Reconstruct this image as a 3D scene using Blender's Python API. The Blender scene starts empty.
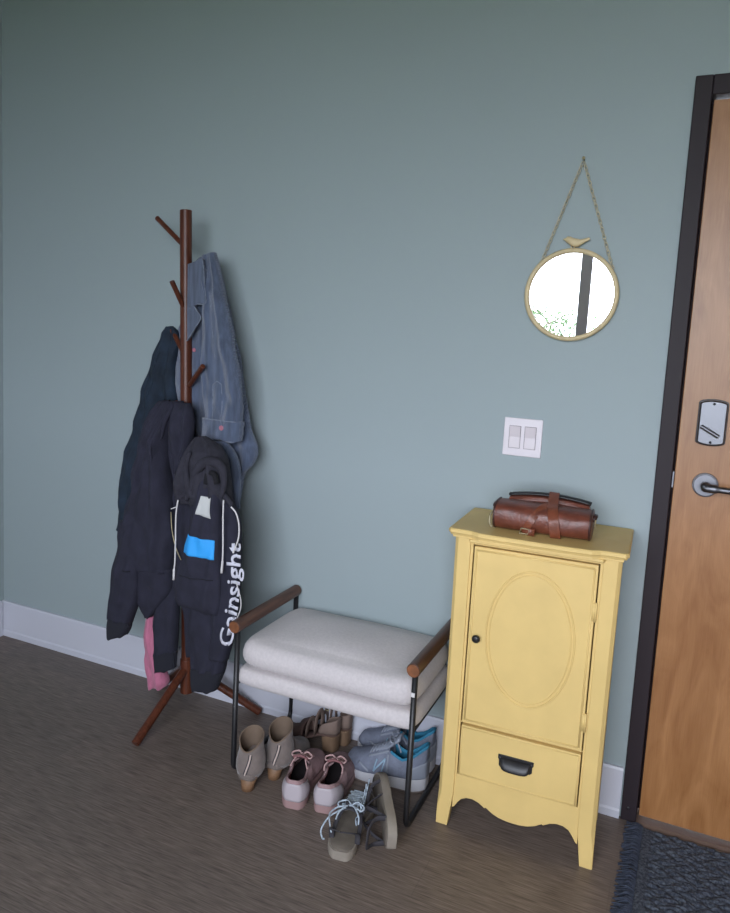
import bpy, bmesh, math, random
from mathutils import Vector, Matrix
from mathutils.bvhtree import BVHTree
from mathutils import noise
R = math.radians
C = bpy.context.scene.collection
scene = bpy.context.scene
random.seed(7)

# ------------------------------------------------------------------ camera
cam_data = bpy.data.cameras.new('camera')
cam = bpy.data.objects.new('camera', cam_data); C.objects.link(cam)
yaw, pitch, roll = 0.41947, 0.11609, 0.05371
cy_, sy_, cp_, sp_ = math.cos(yaw), math.sin(yaw), math.cos(pitch), math.sin(pitch)
fw = Vector((-sy_*cp_, cy_*cp_, -sp_)); rt = Vector((cy_, sy_, 0)); up = rt.cross(fw)
r2 = rt*math.cos(roll) + up*math.sin(roll); u2 = -rt*math.sin(roll) + up*math.cos(roll)
m = Matrix((r2, u2, -fw)).transposed().to_4x4()
m.translation = Vector((0.0512, -2.1759, 1.3526))
cam.matrix_world = m
cam_data.sensor_fit = 'VERTICAL'; cam_data.sensor_height = 24.0
cam_data.lens = 24.0*724.7/913.0
cam_data.shift_x = 6.883/913.0; cam_data.shift_y = -29.28/913.0
cam_data.clip_start = 0.05
scene.camera = cam

# ------------------------------------------------------------------ light
world = bpy.data.worlds.new('overcast_sky'); scene.world = world; world.use_nodes = True
bg = world.node_tree.nodes['Background']
bg.inputs[0].default_value = (0.885, 0.945, 1.07, 1); bg.inputs[1].default_value = 9.0
def portal(x0, x1, z0, z1, y):
    l = bpy.data.lights.new('window_daylight', 'AREA'); l.shape = 'RECTANGLE'; l.size = x1-x0; l.size_y = z1-z0
    l.cycles.is_portal = True
    o = bpy.data.objects.new('window_daylight', l); C.objects.link(o)
    o.location = ((x0+x1)/2, y, (z0+z1)/2); o.rotation_euler = (R(90), 0, 0); o.rotation_euler = (R(-90), 0, R(180))
WIN = (-1.25, 1.05, 0.75, 2.42)       # the daylight window across the room: x0, x1, z0, z1
portal(*WIN, -3.49)
vs = scene.view_settings
vs.view_transform = 'Standard'; vs.look = 'None'; vs.gamma = 1; vs.use_curve_mapping = False
vs.exposure = 0.74

# ------------------------------------------------------------------ materials
def mat(name, col, rough=0.6, metal=0.0, noise=0.0, nscale=20.0, stretch=(1, 1, 1), bump=0.0, bscale=80.0,
        bstretch=(1, 1, 1), spec=0.5, coat=0.0, sheen=0.0, wave=None):
    mt = bpy.data.materials.new(name); mt.use_nodes = True
    nt = mt.node_tree; N = nt.nodes; L = nt.links; b = N['Principled BSDF']
    b.inputs['Base Color'].default_value = (*col, 1); b.inputs['Roughness'].default_value = rough
    b.inputs['Metallic'].default_value = metal; b.inputs['Specular IOR Level'].default_value = spec
    b.inputs['Coat Weight'].default_value = coat; b.inputs['Sheen Weight'].default_value = sheen
    tc = N.new('ShaderNodeTexCoord')
    if noise:
        mp = N.new('ShaderNodeMapping'); mp.inputs['Scale'].default_value = stretch
        L.new(tc.outputs['Object'], mp.inputs[0])
        n = N.new('ShaderNodeTexNoise'); n.inputs['Scale'].default_value = nscale; n.inputs['Detail'].default_value = 6
        L.new(mp.outputs[0], n.inputs['Vector'])
        cr = N.new('ShaderNodeValToRGB'); e = cr.color_ramp.elements
        e[0].position = 0.3; e[1].position = 0.7
        e[0].color = (*[c*(1-noise) for c in col], 1); e[1].color = (*[min(1, c*(1+noise)) for c in col], 1)
        L.new(n.outputs[0], cr.inputs[0]); L.new(cr.outputs[0], b.inputs['Base Color'])
    if bump or wave:
        mp = N.new('ShaderNodeMapping'); mp.inputs['Scale'].default_value = bstretch
        L.new(tc.outputs['Object'], mp.inputs[0])
        if wave:
            n = N.new('ShaderNodeTexWave'); n.inputs['Scale'].default_value = wave; n.inputs['Distortion'].default_value = 1.5
            n.inputs['Detail'].default_value = 2
        else:
            n = N.new('ShaderNodeTexNoise'); n.inputs['Scale'].default_value = bscale; n.inputs['Detail'].default_value = 5
        L.new(mp.outputs[0], n.inputs['Vector'])
        bm_ = N.new('ShaderNodeBump'); bm_.inputs['Strength'].default_value = bump; bm_.inputs['Distance'].default_value = 0.004
        L.new(n.outputs[0 if not wave else 1], bm_.inputs['Height']); L.new(bm_.outputs[0], b.inputs['Normal'])
    return mt

M = {}
M['wall'] = mat('painted_wall', (0.315, 0.375, 0.388), 0.55, bump=0.06, bscale=260, spec=0.3)
M['wall_plain'] = mat('warm_white_paint', (0.46, 0.40, 0.36), 0.6, bump=0.06, bscale=260, spec=0.3)
M['white_trim'] = mat('white_trim_paint', (0.56, 0.57, 0.64), 0.4, spec=0.4)
M['ceiling'] = mat('ceiling_paint', (0.42, 0.37, 0.34), 0.8)
M['steel_frame'] = mat('brown_black_door_frame_paint', (0.024, 0.017, 0.021), 0.55, bump=0.05, bscale=150, spec=0.25)
M['yellow'] = mat('yellow_chalk_paint', (0.72, 0.52, 0.20), 0.5, noise=0.05, nscale=9, bump=0.12, bscale=60, bstretch=(1, 1, .25), spec=0.35)
M['black_metal'] = mat('black_powder_coat', (0.012, 0.012, 0.014), 0.42)
M['rack_wood'] = mat('walnut_red_stain', (0.088, 0.024, 0.011), 0.38, noise=0.35, nscale=30, stretch=(4, 4, .3), spec=0.4)
M['rail_wood'] = mat('brown_stained_rail', (0.095, 0.036, 0.018), 0.42, noise=0.4, nscale=30, stretch=(3, .3, 3), coat=0.15)
M['end_grain'] = mat('end_grain', (0.20, 0.072, 0.028), 0.5, noise=0.3, nscale=60)
M['linen'] = mat('oatmeal_linen', (0.60, 0.555, 0.555), 0.9, noise=0.06, nscale=120, bump=0.25, bscale=420, sheen=0.2)
M['denim'] = mat('washed_blue_corduroy', (0.082, 0.108, 0.172), 0.92, noise=0.3, nscale=14, stretch=(6, 6, .6), bump=0.5, bstretch=(1, .35, .02), wave=110, sheen=0.3)
M['denim_edge'] = mat('pale_seam', (0.17, 0.20, 0.26), 0.92, noise=0.35, nscale=90, sheen=0.3)
M['denim_dark'] = mat('shirt_placket_blue', (0.07, 0.10, 0.18), 0.92, noise=0.25, nscale=20, stretch=(5, 5, .6), sheen=0.2)
M['navy'] = mat('dark_teal_navy_cloth', (0.010, 0.020, 0.036), 0.9, noise=0.35, nscale=22, bump=0.3, bscale=150)
M['charcoal'] = mat('charcoal_sweat_fleece', (0.017, 0.017, 0.032), 0.92, noise=0.18, nscale=25, bump=0.3, bscale=260)
M['grey_hood'] = mat('charcoal_grey_jersey', (0.024, 0.023, 0.034), 0.92, noise=0.2, nscale=60, bump=0.4, bscale=300)
M['rib'] = mat('ribbed_cuff_knit', (0.018, 0.019, 0.030), 0.92, bump=0.6, bstretch=(1, .35, .02), wave=120)
M['seam_and_shade'] = mat('black_seam_hollow_shade', (0.006, 0.006, 0.009), 0.95)  # black for hem seams and for the painted shade inside the hood
M['pink_cloth'] = mat('pink_jersey', (0.47, 0.15, 0.24), 0.9, noise=0.12, nscale=30, stretch=(5, 5, 1), bump=0.3, bscale=120, sheen=0.2)
M['white_cord'] = mat('white_cord', (0.66, 0.64, 0.64), 0.8, bump=0.2, bscale=400)
M['print_white'] = mat('white_print', (0.62, 0.62, 0.70), 0.7)
M['print_grey'] = mat('grey_print', (0.52, 0.53, 0.52), 0.75)
M['print_blue'] = mat('sky_blue_print', (0.03, 0.36, 0.86), 0.7)
M['button_pink'] = mat('dusky_pink_button', (0.42, 0.16, 0.21), 0.35)
M['chrome'] = mat('satin_nickel', (0.155, 0.157, 0.172), 0.42, metal=1.0, bump=0.03, bscale=300, bstretch=(1, 1, .05))
M['brass'] = mat('aged_brass', (0.42, 0.36, 0.22), 0.5, metal=0.35, noise=0.3, nscale=60)
M['chain_brass'] = mat('pale_antique_chain', (0.52, 0.47, 0.34), 0.5, noise=0.2, nscale=60)
M['gold_frame'] = mat('gold_painted_wood', (0.62, 0.50, 0.29), 0.5, noise=0.1, nscale=40)
M['mirror'] = mat('mirror_glass', (0.95, 0.96, 0.96), 0.0, metal=1.0)
M['leather'] = mat('chestnut_leather', (0.135, 0.036, 0.020), 0.42, noise=0.3, nscale=35, bump=0.25, bscale=160, spec=0.6)
M['leather_dark'] = mat('dark_brown_leather', (0.05, 0.018, 0.014), 0.4, noise=0.3, nscale=40, bump=0.2, bscale=160)
M['leather_strap'] = mat('strap_leather', (0.17, 0.047, 0.022), 0.42, noise=0.25, nscale=40, bump=0.2, bscale=160)
M['black_leather'] = mat('black_flap_edge', (0.010, 0.009, 0.010), 0.45)
M['plate'] = mat('light_switch_plate', (0.74, 0.69, 0.73), 0.3)
M['rocker'] = mat('light_switch_rocker', (0.66, 0.60, 0.63), 0.3)
M['plate_gap'] = mat('switch_gap', (0.25, 0.20, 0.23), 0.6)
M['taupe'] = mat('taupe_suede', (0.185, 0.15, 0.135), 0.9, noise=0.15, nscale=40, bump=0.3, bscale=300, sheen=0.3)
M['taupe_lining'] = mat('tan_boot_lining', (0.17, 0.12, 0.085), 0.8, noise=0.1, nscale=30)
M['heel_tan'] = mat('stacked_tan_heel', (0.21, 0.115, 0.06), 0.55, noise=0.2, nscale=20, stretch=(1, 1, 12))
M['zip_pale'] = mat('pale_zip_tape', (0.58, 0.47, 0.42), 0.7)
M['dark_insole'] = mat('dark_insole', (0.035, 0.028, 0.030), 0.9)
M['blush'] = mat('blush_mesh', (0.36, 0.235, 0.24), 0.85, noise=0.12, nscale=80, bump=0.4, bscale=400)
M['blush_dark'] = mat('dusty_rose_lining', (0.23, 0.10, 0.105), 0.85)
M['lilac_white'] = mat('pale_heel_shell', (0.47, 0.42, 0.45), 0.5)
M['blush_sole'] = mat('blush_rubber', (0.34, 0.215, 0.21), 0.6)
M['blush_lace'] = mat('blush_lace', (0.48, 0.31, 0.30), 0.8)
M['runner_grey'] = mat('blue_grey_mesh', (0.165, 0.185, 0.245), 0.8, noise=0.15, nscale=60, bump=0.5, bscale=350)
M['runner_overlay'] = mat('grey_overlay', (0.24, 0.265, 0.32), 0.5)
M['runner_light'] = mat('silver_blue_logo_panel', (0.30, 0.44, 0.56), 0.4)
M['runner_blue'] = mat('teal_blue_lining', (0.030, 0.20, 0.33), 0.8, bump=0.3, bscale=300)
M['white_sole'] = mat('white_foam_sole', (0.47, 0.47, 0.50), 0.6)
M['sole_brown'] = mat('brown_outsole', (0.15, 0.12, 0.105), 0.75)
M['footbed'] = mat('olive_brown_footbed', (0.155, 0.13, 0.105), 0.85, noise=0.15, nscale=30, bump=0.2, bscale=200)
M['sandal_sole'] = mat('tan_grey_sandal_sole', (0.27, 0.235, 0.195), 0.75, noise=0.08, nscale=40)
M['strap_dark'] = mat('dark_grey_webbing', (0.045, 0.042, 0.050), 0.85)
M['cord_blue'] = mat('pale_blue_cord', (0.40, 0.47, 0.54), 0.7, noise=0.35, nscale=160)
M['sandal_tan'] = mat('tan_suede_strap', (0.19, 0.135, 0.11), 0.8, noise=0.15, nscale=40)
M['sandal_block'] = mat('tan_block_heel', (0.20, 0.125, 0.075), 0.7, noise=0.15, nscale=30)
M['sandal_brown'] = mat('brown_suede', (0.095, 0.055, 0.045), 0.85, noise=0.15, nscale=30)
M['fringe'] = mat('navy_cotton_fringe', (0.038, 0.047, 0.072), 0.95, noise=0.35, nscale=60)
M['bark'] = mat('bark', (0.10, 0.08, 0.06), 0.9, noise=0.3)
M['leaf'] = mat('leaf_green', (0.05, 0.09, 0.03), 0.7, noise=0.3)
M['grass_far'] = mat('lawn', (0.10, 0.14, 0.06), 0.95, noise=0.3)
M['mullion'] = mat('bloom_pale_window_frame', (0.82, 0.82, 0.88), 0.5)  # frame colour lifted to near white, standing in for bloom around the panes
M['threshold'] = mat('bronze_threshold', (0.13, 0.085, 0.065), 0.5)

def glass_mat():
    mt = bpy.data.materials.new('window_glass'); mt.use_nodes = True; nt = mt.node_tree; N = nt.nodes
    N.remove(N['Principled BSDF']); t = N.new('ShaderNodeBsdfTransparent'); g = N.new('ShaderNodeBsdfGlossy'); g.inputs['Roughness'].default_value = 0.02
    mx = N.new('ShaderNodeMixShader'); mx.inputs[0].default_value = 0.05
    nt.links.new(t.outputs[0], mx.inputs[1]); nt.links.new(g.outputs[0], mx.inputs[2]); nt.links.new(mx.outputs[0], N['Material Output'].inputs[0])
    return mt
M['glass'] = glass_mat()

def floor_mat():
    mt = bpy.data.materials.new('grey_brown_plank_floor'); mt.use_nodes = True; nt = mt.node_tree; N = nt.nodes; L = nt.links
    b = N['Principled BSDF']; tc = N.new('ShaderNodeTexCoord')
    br = N.new('ShaderNodeTexBrick'); br.offset = 0.37; br.inputs['Scale'].default_value = 1.0
    br.inputs['Brick Width'].default_value = 1.2; br.inputs['Row Height'].default_value = 0.148; br.inputs['Mortar Size'].default_value = 0.0012
    br.inputs['Color1'].default_value = (0.92, 0.92, 0.92, 1); br.inputs['Color2'].default_value = (1.06, 1.04, 1.02, 1); br.inputs['Mortar'].default_value = (0.88, 0.88, 0.88, 1)
    L.new(tc.outputs['Object'], br.inputs['Vector'])
    mp = N.new('ShaderNodeMapping'); mp.inputs['Scale'].default_value = (7.0, 130, 1); L.new(tc.outputs['Object'], mp.inputs[0])
    n = N.new('ShaderNodeTexNoise'); n.inputs['Scale'].default_value = 1.8; n.inputs['Detail'].default_value = 7; n.inputs['Roughness'].default_value = 0.62
    L.new(mp.outputs[0], n.inputs['Vector'])
    cr = N.new('ShaderNodeValToRGB'); e = cr.color_ramp.elements
    e[0].position = 0.32; e[0].color = (0.085, 0.066, 0.055, 1); e[1].position = 0.70; e[1].color = (0.245, 0.198, 0.170, 1)
    L.new(n.outputs[0], cr.inputs[0])
    mx = N.new('ShaderNodeMix'); mx.data_type = 'RGBA'; mx.blend_type = 'MULTIPLY'; mx.inputs[0].default_value = 1.0
    L.new(cr.outputs[0], mx.inputs[6]); L.new(br.outputs[0], mx.inputs[7]); L.new(mx.outputs[2], b.inputs['Base Color'])
    b.inputs['Roughness'].default_value = 0.48; b.inputs['Specular IOR Level'].default_value = 0.4
    bp = N.new('ShaderNodeBump'); bp.inputs['Strength'].default_value = 0.25; bp.inputs['Distance'].default_value = 0.001
    L.new(n.outputs[0], bp.inputs['Height']); L.new(bp.outputs[0], b.inputs['Normal'])
    return mt
M['floor'] = floor_mat()

def door_mat():
    mt = bpy.data.materials.new('maple_veneer_door'); mt.use_nodes = True; nt = mt.node_tree; N = nt.nodes; L = nt.links
    b = N['Principled BSDF']; tc = N.new('ShaderNodeTexCoord')
    mp = N.new('ShaderNodeMapping'); mp.inputs['Scale'].default_value = (5, 1, 1.1); L.new(tc.outputs['Object'], mp.inputs[0])
    n = N.new('ShaderNodeTexNoise'); n.inputs['Scale'].default_value = 3.2; n.inputs['Detail'].default_value = 5; n.inputs['Distortion'].default_value = 1.6
    L.new(mp.outputs[0], n.inputs['Vector'])
    mp2 = N.new('ShaderNodeMapping'); mp2.inputs['Scale'].default_value = (180, 1, 5); L.new(tc.outputs['Object'], mp2.inputs[0])
    n2 = N.new('ShaderNodeTexNoise'); n2.inputs['Scale'].default_value = 2; n2.inputs['Detail'].default_value = 3; L.new(mp2.outputs[0], n2.inputs['Vector'])
    ad = N.new('ShaderNodeMath'); ad.operation = 'MULTIPLY_ADD'; ad.inputs[1].default_value = 0.35; L.new(n2.outputs[0], ad.inputs[0]); L.new(n.outputs[0], ad.inputs[2])
    cr = N.new('ShaderNodeValToRGB'); e = cr.color_ramp.elements
    e[0].position = 0.45; e[0].color = (0.26, 0.108, 0.034, 1); e[1].position = 0.90; e[1].color = (0.39, 0.187, 0.072, 1)
    L.new(ad.outputs[0], cr.inputs[0]); L.new(cr.outputs[0], b.inputs['Base Color']); b.inputs['Roughness'].default_value = 0.38
    return mt
M['door'] = door_mat()

def rug_mat():
    mt = bpy.data.materials.new('navy_woven_rug'); mt.use_nodes = True; nt = mt.node_tree; N = nt.nodes; L = nt.links
    b = N['Principled BSDF']; tc = N.new('ShaderNodeTexCoord')
    n = N.new('ShaderNodeTexNoise'); n.inputs['Scale'].default_value = 150; n.inputs['Detail'].default_value = 4; L.new(tc.outputs['Object'], n.inputs['Vector'])
    cr = N.new('ShaderNodeValToRGB'); e = cr.color_ramp.elements
    e[0].position = 0.35; e[0].color = (0.022, 0.028, 0.045, 1); e[1].position = 0.68; e[1].color = (0.10, 0.118, 0.15, 1)
    L.new(n.outputs[0], cr.inputs[0]); L.new(cr.outputs[0], b.inputs['Base Color']); b.inputs['Roughness'].default_value = 0.97
    bp = N.new('ShaderNodeBump'); bp.inputs['Strength'].default_value = 0.7; bp.inputs['Distance'].default_value = 0.004
    L.new(n.outputs[0], bp.inputs['Height']); L.new(bp.outputs[0], b.inputs['Normal'])
    return mt
M['rug'] = rug_mat()

# ------------------------------------------------------------------ helpers
def tag(o, label=None, cat=None, group=None, kind=None):
    if label: o['label'] = label
    if cat: o['category'] = cat
    if group: o['group'] = group
    if kind: o['kind'] = kind
    return o
def empty(name, loc, rz=0.0):
    o = bpy.data.objects.new(name, None); C.objects.link(o); o.location = loc; o.rotation_euler = (0, 0, rz)
    o.empty_display_size = 0.05
    return o
def link(name, me, mt, parent=None, smooth=True, loc=None):
    me.materials.clear(); me.materials.append(M[mt])
    if smooth:
        for p in me.polygons: p.use_smooth = True
    o = bpy.data.objects.new(name, me); C.objects.link(o)
    if parent: o.parent = parent
    if loc: o.location = loc
    return o
class MB:
    def __init__(s): s.v = []; s.f = []
    def add(s, v, f):
        n = len(s.v); s.v += [tuple(p) for p in v]; s.f += [tuple(i+n for i in q) for q in f]; return s
    def box(s, x0, x1, y0, y1, z0, z1):
        v = [(x, y, z) for x in (x0, x1) for y in (y0, y1) for z in (z0, z1)]
        return s.add(v, [(0, 1, 3, 2), (4, 6, 7, 5), (0, 4, 5, 1), (2, 3, 7, 6), (0, 2, 6, 4), (1, 5, 7, 3)])
    def tube(s, pts, r, n=10, caps=True, closed=False, flat=None):
        pts = [Vector(p) for p in pts]; N = len(pts); rs = r if isinstance(r, (list, tuple)) else [r]*N
        rings = []; ref = None
        for i, p in enumerate(pts):
            if closed: t = pts[(i+1) % N]-pts[i-1]
            else: t = pts[min(i+1, N-1)]-pts[max(i-1, 0)]
            t = t.normalized() if t.length > 1e-9 else Vector((0, 0, 1))
            if ref is None:
                ref = Vector((0, 0, 1)) if abs(t.z) < 0.9 else Vector((1, 0, 0))
            a = (ref - t*ref.dot(t))
            if a.length < 1e-6: a = Vector((0, 1, 0)) - t*t.y
            a.normalize(); ref = a; b = t.cross(a)
            fa, fb = flat if flat else (1, 1)
            rings.append([p + a*(math.cos(2*math.pi*k/n)*rs[i]*fa) + b*(math.sin(2*math.pi*k/n)*rs[i]*fb) for k in range(n)])
        v = [q for rg in rings for q in rg]; f = []
        for i in range(N if closed else N-1):
            j = (i+1) % N
            for k in range(n):
                f.append((i*n+k, i*n+(k+1) % n, j*n+(k+1) % n, j*n+k))
        if caps and not closed:
            f.append(tuple(reversed(range(n)))); f.append(tuple(range((N-1)*n, N*n)))
        return s.add(v, f)
    def prism(s, poly, axis, a, b):
        # poly: 2D outline; extruded along axis from a to b
        def P(p, d): return {'x': (d, p[0], p[1]), 'y': (p[0], d, p[1]), 'z': (p[0], p[1], d)}[axis]
        n = len(poly); v = [P(p, a) for p in poly]+[P(p, b) for p in poly]
        f = [(i, (i+1) % n, (i+1) % n+n, i+n) for i in range(n)]+[tuple(range(n)), tuple(reversed(range(n, 2*n)))]
        return s.add(v, f)
    def mesh(s, name):
        me = bpy.data.meshes.new(name); me.from_pydata(s.v, [], s.f); me.validate()
        bm = bmesh.new(); bm.from_mesh(me); bmesh.ops.recalc_face_normals(bm, faces=bm.faces); bm.to_mesh(me); bm.free()
        return me
    def obj(s, name, mt, parent=None, bevel=0.0, seg=2, smooth=True, loc=None, angle=35, sub=0, solid=0.0):
        o = link(name, s.mesh(name), mt, parent, smooth, loc)
        if solid:
            q = o.modifiers.new('s', 'SOLIDIFY'); q.thickness = solid; q.offset = 0
        if bevel:
            q = o.modifiers.new('b', 'BEVEL'); q.width = bevel; q.segments = seg; q.limit_method = 'ANGLE'; q.angle_limit = R(angle)
            q.harden_normals = True
        if sub:
            q = o.modifiers.new('u', 'SUBSURF'); q.levels = sub; q.render_levels = sub
        return o
def crom(pts, k=6, closed=False):
    pts = [Vector(p) for p in pts]; n = len(pts); out = []
    for i in range(n if closed else n-1):
        if closed: a, b, c, d = pts[i-1], pts[i], pts[(i+1) % n], pts[(i+2) % n]
        else: a, b, c, d = pts[max(i-1, 0)], pts[i], pts[i+1], pts[min(i+2, n-1)]
        for j in range(k):
            t = j/k
            out.append(0.5*((2*b)+(c-a)*t+(2*a-5*b+4*c-d)*t*t+(3*b-a-3*c+d)*t**3))
    if not closed: out.append(pts[-1])
    return out
def interp(tab, s):
    for (a, va), (b, vb) in zip(tab, tab[1:]):
        if s <= b:
            t = (s-a)/(b-a); t = t*t*(3-2*t) if False else t
            return va+(vb-va)*t
    return tab[-1][1]
def circ(cx, cz, rx, rz, n=48): return [(cx+rx*math.cos(2*math.pi*i/n), cz+rz*math.sin(2*math.pi*i/n)) for i in range(n)]

# ------------------------------------------------------------------ the room
XL, XR, YF, ZC = -2.57, 1.9, -3.50, 2.75
def struct(mb, name, mt, **k):
    return tag(mb.obj(name, mt, smooth=False, **k), kind='structure')
struct(MB().box(XL-.15, XR+.15, YF-.15, .15, -.1, 0), 'floor', 'floor')
struct(MB().box(XL-.15, XR+.15, YF-.15, .15, ZC, ZC+.1), 'ceiling', 'ceiling')
DX0, DX1, DH = 0.0, 1.015, 2.093     # outside of the door frame
struct(MB().box(XL-.15, DX0+.02, 0, .15, 0, ZC).box(DX1-.02, XR+.15, 0, .15, 0, ZC).box(DX0+.02, DX1-.02, 0, .15, DH-.02, ZC), 'wall_back', 'wall')
struct(MB().box(XL-.15, XL, YF-.15, 0, 0, ZC), 'wall_left', 'wall')
struct(MB().box(XR, XR+.15, YF-.15, 0, 0, ZC), 'wall_right', 'wall_plain')
wx0, wx1, wz0, wz1 = WIN
struct(MB().box(XL, wx0, YF-.15, YF, 0, ZC).box(wx1, XR, YF-.15, YF, 0, ZC).box(wx0, wx1, YF-.15, YF, 0, wz0).box(wx0, wx1, YF-.15, YF, wz1, ZC), 'wall_front', 'wall_plain')
def baseboard(name, x0, x1):
    prof = [(0, 0), (-.016, 0), (-.016, .022), (-.012, .028), (-.012, .147), (-.009, .154), (0, .154)]
    struct(MB().prism(prof, 'x', x0, x1), name, 'white_trim')
baseboard('baseboard_back', XL, -.004)
baseboard('baseboard_right', DX1+.004, XR)
prof = [(XL, 0), (XL+.016, 0), (XL+.012, .028), (XL+.012, .147), (XL+.009, .154), (XL, .154)]
struct(MB().prism(prof, 'y', YF, -.016), 'baseboard_left', 'white_trim')

# window behind the viewer: frame, mullion, glass
w = empty('window_1', ((wx0+wx1)/2, YF, wz0)); tag(w, kind='structure')
def wl(mb, name, mt, **k):
    o = mb.obj(name, mt, w, smooth=False, **k); o.location = (-(wx0+wx1)/2, -YF, -wz0); return o
MUL = -0.696
mb = MB()
mb.box(wx0, wx0+.05, YF-.10, YF-.03, wz0, wz1).box(wx1-.05, wx1, YF-.10, YF-.03, wz0, wz1)
mb.box(wx0, wx1, YF-.10, YF-.03, wz0, wz0+.05).box(wx0, wx1, YF-.10, YF-.03, wz1-.05, wz1)
wl(mb, 'window_frame', 'mullion', bevel=.003)
wl(MB().box(MUL-.041, MUL+.041, YF-.10, YF-.03, wz0+.05, wz1-.05), 'mullion', 'mullion', bevel=.003)
wl(MB().box(wx0+.05, MUL-.041, YF-.07, YF-.064, wz0+.05, wz1-.05), 'pane', 'glass')
wl(MB().box(MUL+.041, wx1-.05, YF-.07, YF-.064, wz0+.05, wz1-.05), 'pane', 'glass')

# outside, seen only in the mirror: lawn and a small tree
tag(MB().box(-12, 12, -30, YF-.6, -.3, -.2).obj('lawn', 'grass_far', smooth=False), kind='structure')
tr = tag(empty('leafy_tree', (-1.98, -9.2, -.2)), 'small leafy tree seen through the window in the round mirror', 'tree')
mb = MB().tube([(0, 0, 0), (.03, 0, .8), (0, .05, 1.5), (.1, .02, 2.0)], [.06, .05, .035, .015])
tips = []
for k in range(15):
    a = k*2.4; h = 1.0+.075*k; l = .35+.25*random.random()
    tip = Vector((math.cos(a)*l, math.sin(a)*l, h+.25)); tips.append(tip)
    mb.tube([(0.02, 0.02, h), tip*.5+Vector((0, 0, h*.5+.02)), tip], [.016, .01, .004], 6)
mb.obj('trunk', 'bark', tr)
mb = MB()
for k in range(2600):
    t = random.choice(tips); d = Vector((random.gauss(0, .17), random.gauss(0, .17), random.gauss(0, .12))); p = t+d
    if p.z > 2.20+.1*random.random(): continue
    a = Vector((random.uniform(-1, 1), random.uniform(-1, 1), random.uniform(-1, 1))).normalized()*.036
    b = a.cross(Vector((random.uniform(-1, 1), random.uniform(-1, 1), 1))).normalized()*.016
    mb.add([p-a, p-b+Vector((0, 0, .003)), p+a, p+b], [(0, 1, 2, 3)])
mb.obj('foliage', 'leaf', tr, smooth=False)

# ------------------------------------------------------------------ door
d = tag(empty('door_1', (DX0, 0, 0)), kind='structure')
fw_ = .043
mb = MB()
mb.box(DX0, DX0+fw_, -.014, .10, 0, DH).box(DX1-fw_, DX1, -.014, .10, 0, DH).box(DX0+fw_, DX1-fw_, -.014, .10, DH-fw_-.008, DH)
mb.box(DX0+fw_, DX0+fw_+.012, .060, .10, 0, DH-fw_)     # stop
mb.obj('door_frame', 'steel_frame', d, bevel=.003, smooth=False)
MB().box(DX0+fw_+.006, DX1-fw_-.004, .012, .057, .012, DH-fw_-.014).obj('door_slab', 'door', d, bevel=.002, smooth=False)
MB().prism([(u, v) for u, v in circ(.019, .042, .004, .004, 12)], 'y', -.017, -.013).obj('screw', 'chrome', d)
# latch faces in the gap
MB().box(.0435, .0485, -.004, .02, 1.00, 1.045).obj('latch', 'chrome', d, bevel=.001, smooth=False)
# deadbolt plate with thumb turn
pl = []
cxp, czp, hw, hh = .128, 1.188, .034, .061
for i in range(9): a = math.pi*i/8; pl.append((cxp+hw*math.cos(a), czp+hh-.010+.010*math.sin(a)))
for i in range(9): a = math.pi+math.pi*i/8; pl.append((cxp+hw*math.cos(a), czp-hh+.010+.010*math.sin(a)))
MB().prism([(cxp+(a-cxp)*1.09, czp+(b-czp)*1.05) for a, b in pl], 'y', .006, .012).obj('deadbolt_backing', 'black_metal', d, bevel=.001, smooth=False)
db = MB().prism(pl, 'y', -.018, .007).obj('deadbolt_plate', 'chrome', d, bevel=.005, seg=3, smooth=False)
mb = MB()
for zz in (czp+hh-.009, czp-hh+.009): mb.prism(circ(cxp, zz, .0035, .0035, 12), 'y', -.0192, -.0175)
mb.obj('plate_screws', 'black_metal', db)
MB().tube([(cxp-.027, -.032, czp-.009), (cxp+.018, -.032, czp-.034)], .0055, 12).tube([(cxp-.008, -.016, czp-.018), (cxp-.008, -.034, czp-.018)], .006, 12).obj('thumb_turn', 'chrome', db, bevel=.001)
# lever handle
lx, lz = .128, 1.016
MB().prism(circ(lx, lz, .033, .033), 'y', .002, .012).prism(circ(lx, lz, .030, .030), 'y', -.004, .002).obj('handle_rose', 'chrome', d, bevel=.002, smooth=False)
mb = MB().tube([(lx, -.002, lz), (lx, -.045, lz)], .012, 20)
mb.tube(crom([(lx, -.048, lz), (lx+.025, -.052, lz), (lx+.07, -.050, lz-.001), (lx+.118, -.044, lz-.001)]), [.0115]*7+[.0085]*12, 14)
mb.obj('lever_handle', 'chrome', d)
struct(MB().prism([(-.020, 0), (-.012, .006), (.10, .006), (.10, 0)], 'x', DX0+fw_+.001, DX1-fw_-.001), 'trim_1', 'threshold')

# ------------------------------------------------------------------ light switch
s = tag(empty('light_switch', (-.3768, 0, 1.0965)), 'white double rocker light switch on the teal wall above the brown bag', 'light switch')
hw = .0575
MB().box(-hw, hw, -.006, 0, -hw, hw).obj('cover_plate', 'plate', s, bevel=.003, smooth=False)
for sx in (-.023, .023):
    g = MB().box(sx-.0175, sx+.0175, -.0064, -.005, -.034, .034).obj('rocker_surround', 'plate_gap', s, smooth=False)
    MB().prism([(-.0062, -.0325), (-.0085, -.0325), (-.0065, 0), (-.0100, .0325), (-.0062, .0325)], 'x', sx-.016, sx+.016).obj('rocker', 'rocker', s, bevel=.0006, smooth=False)

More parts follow.
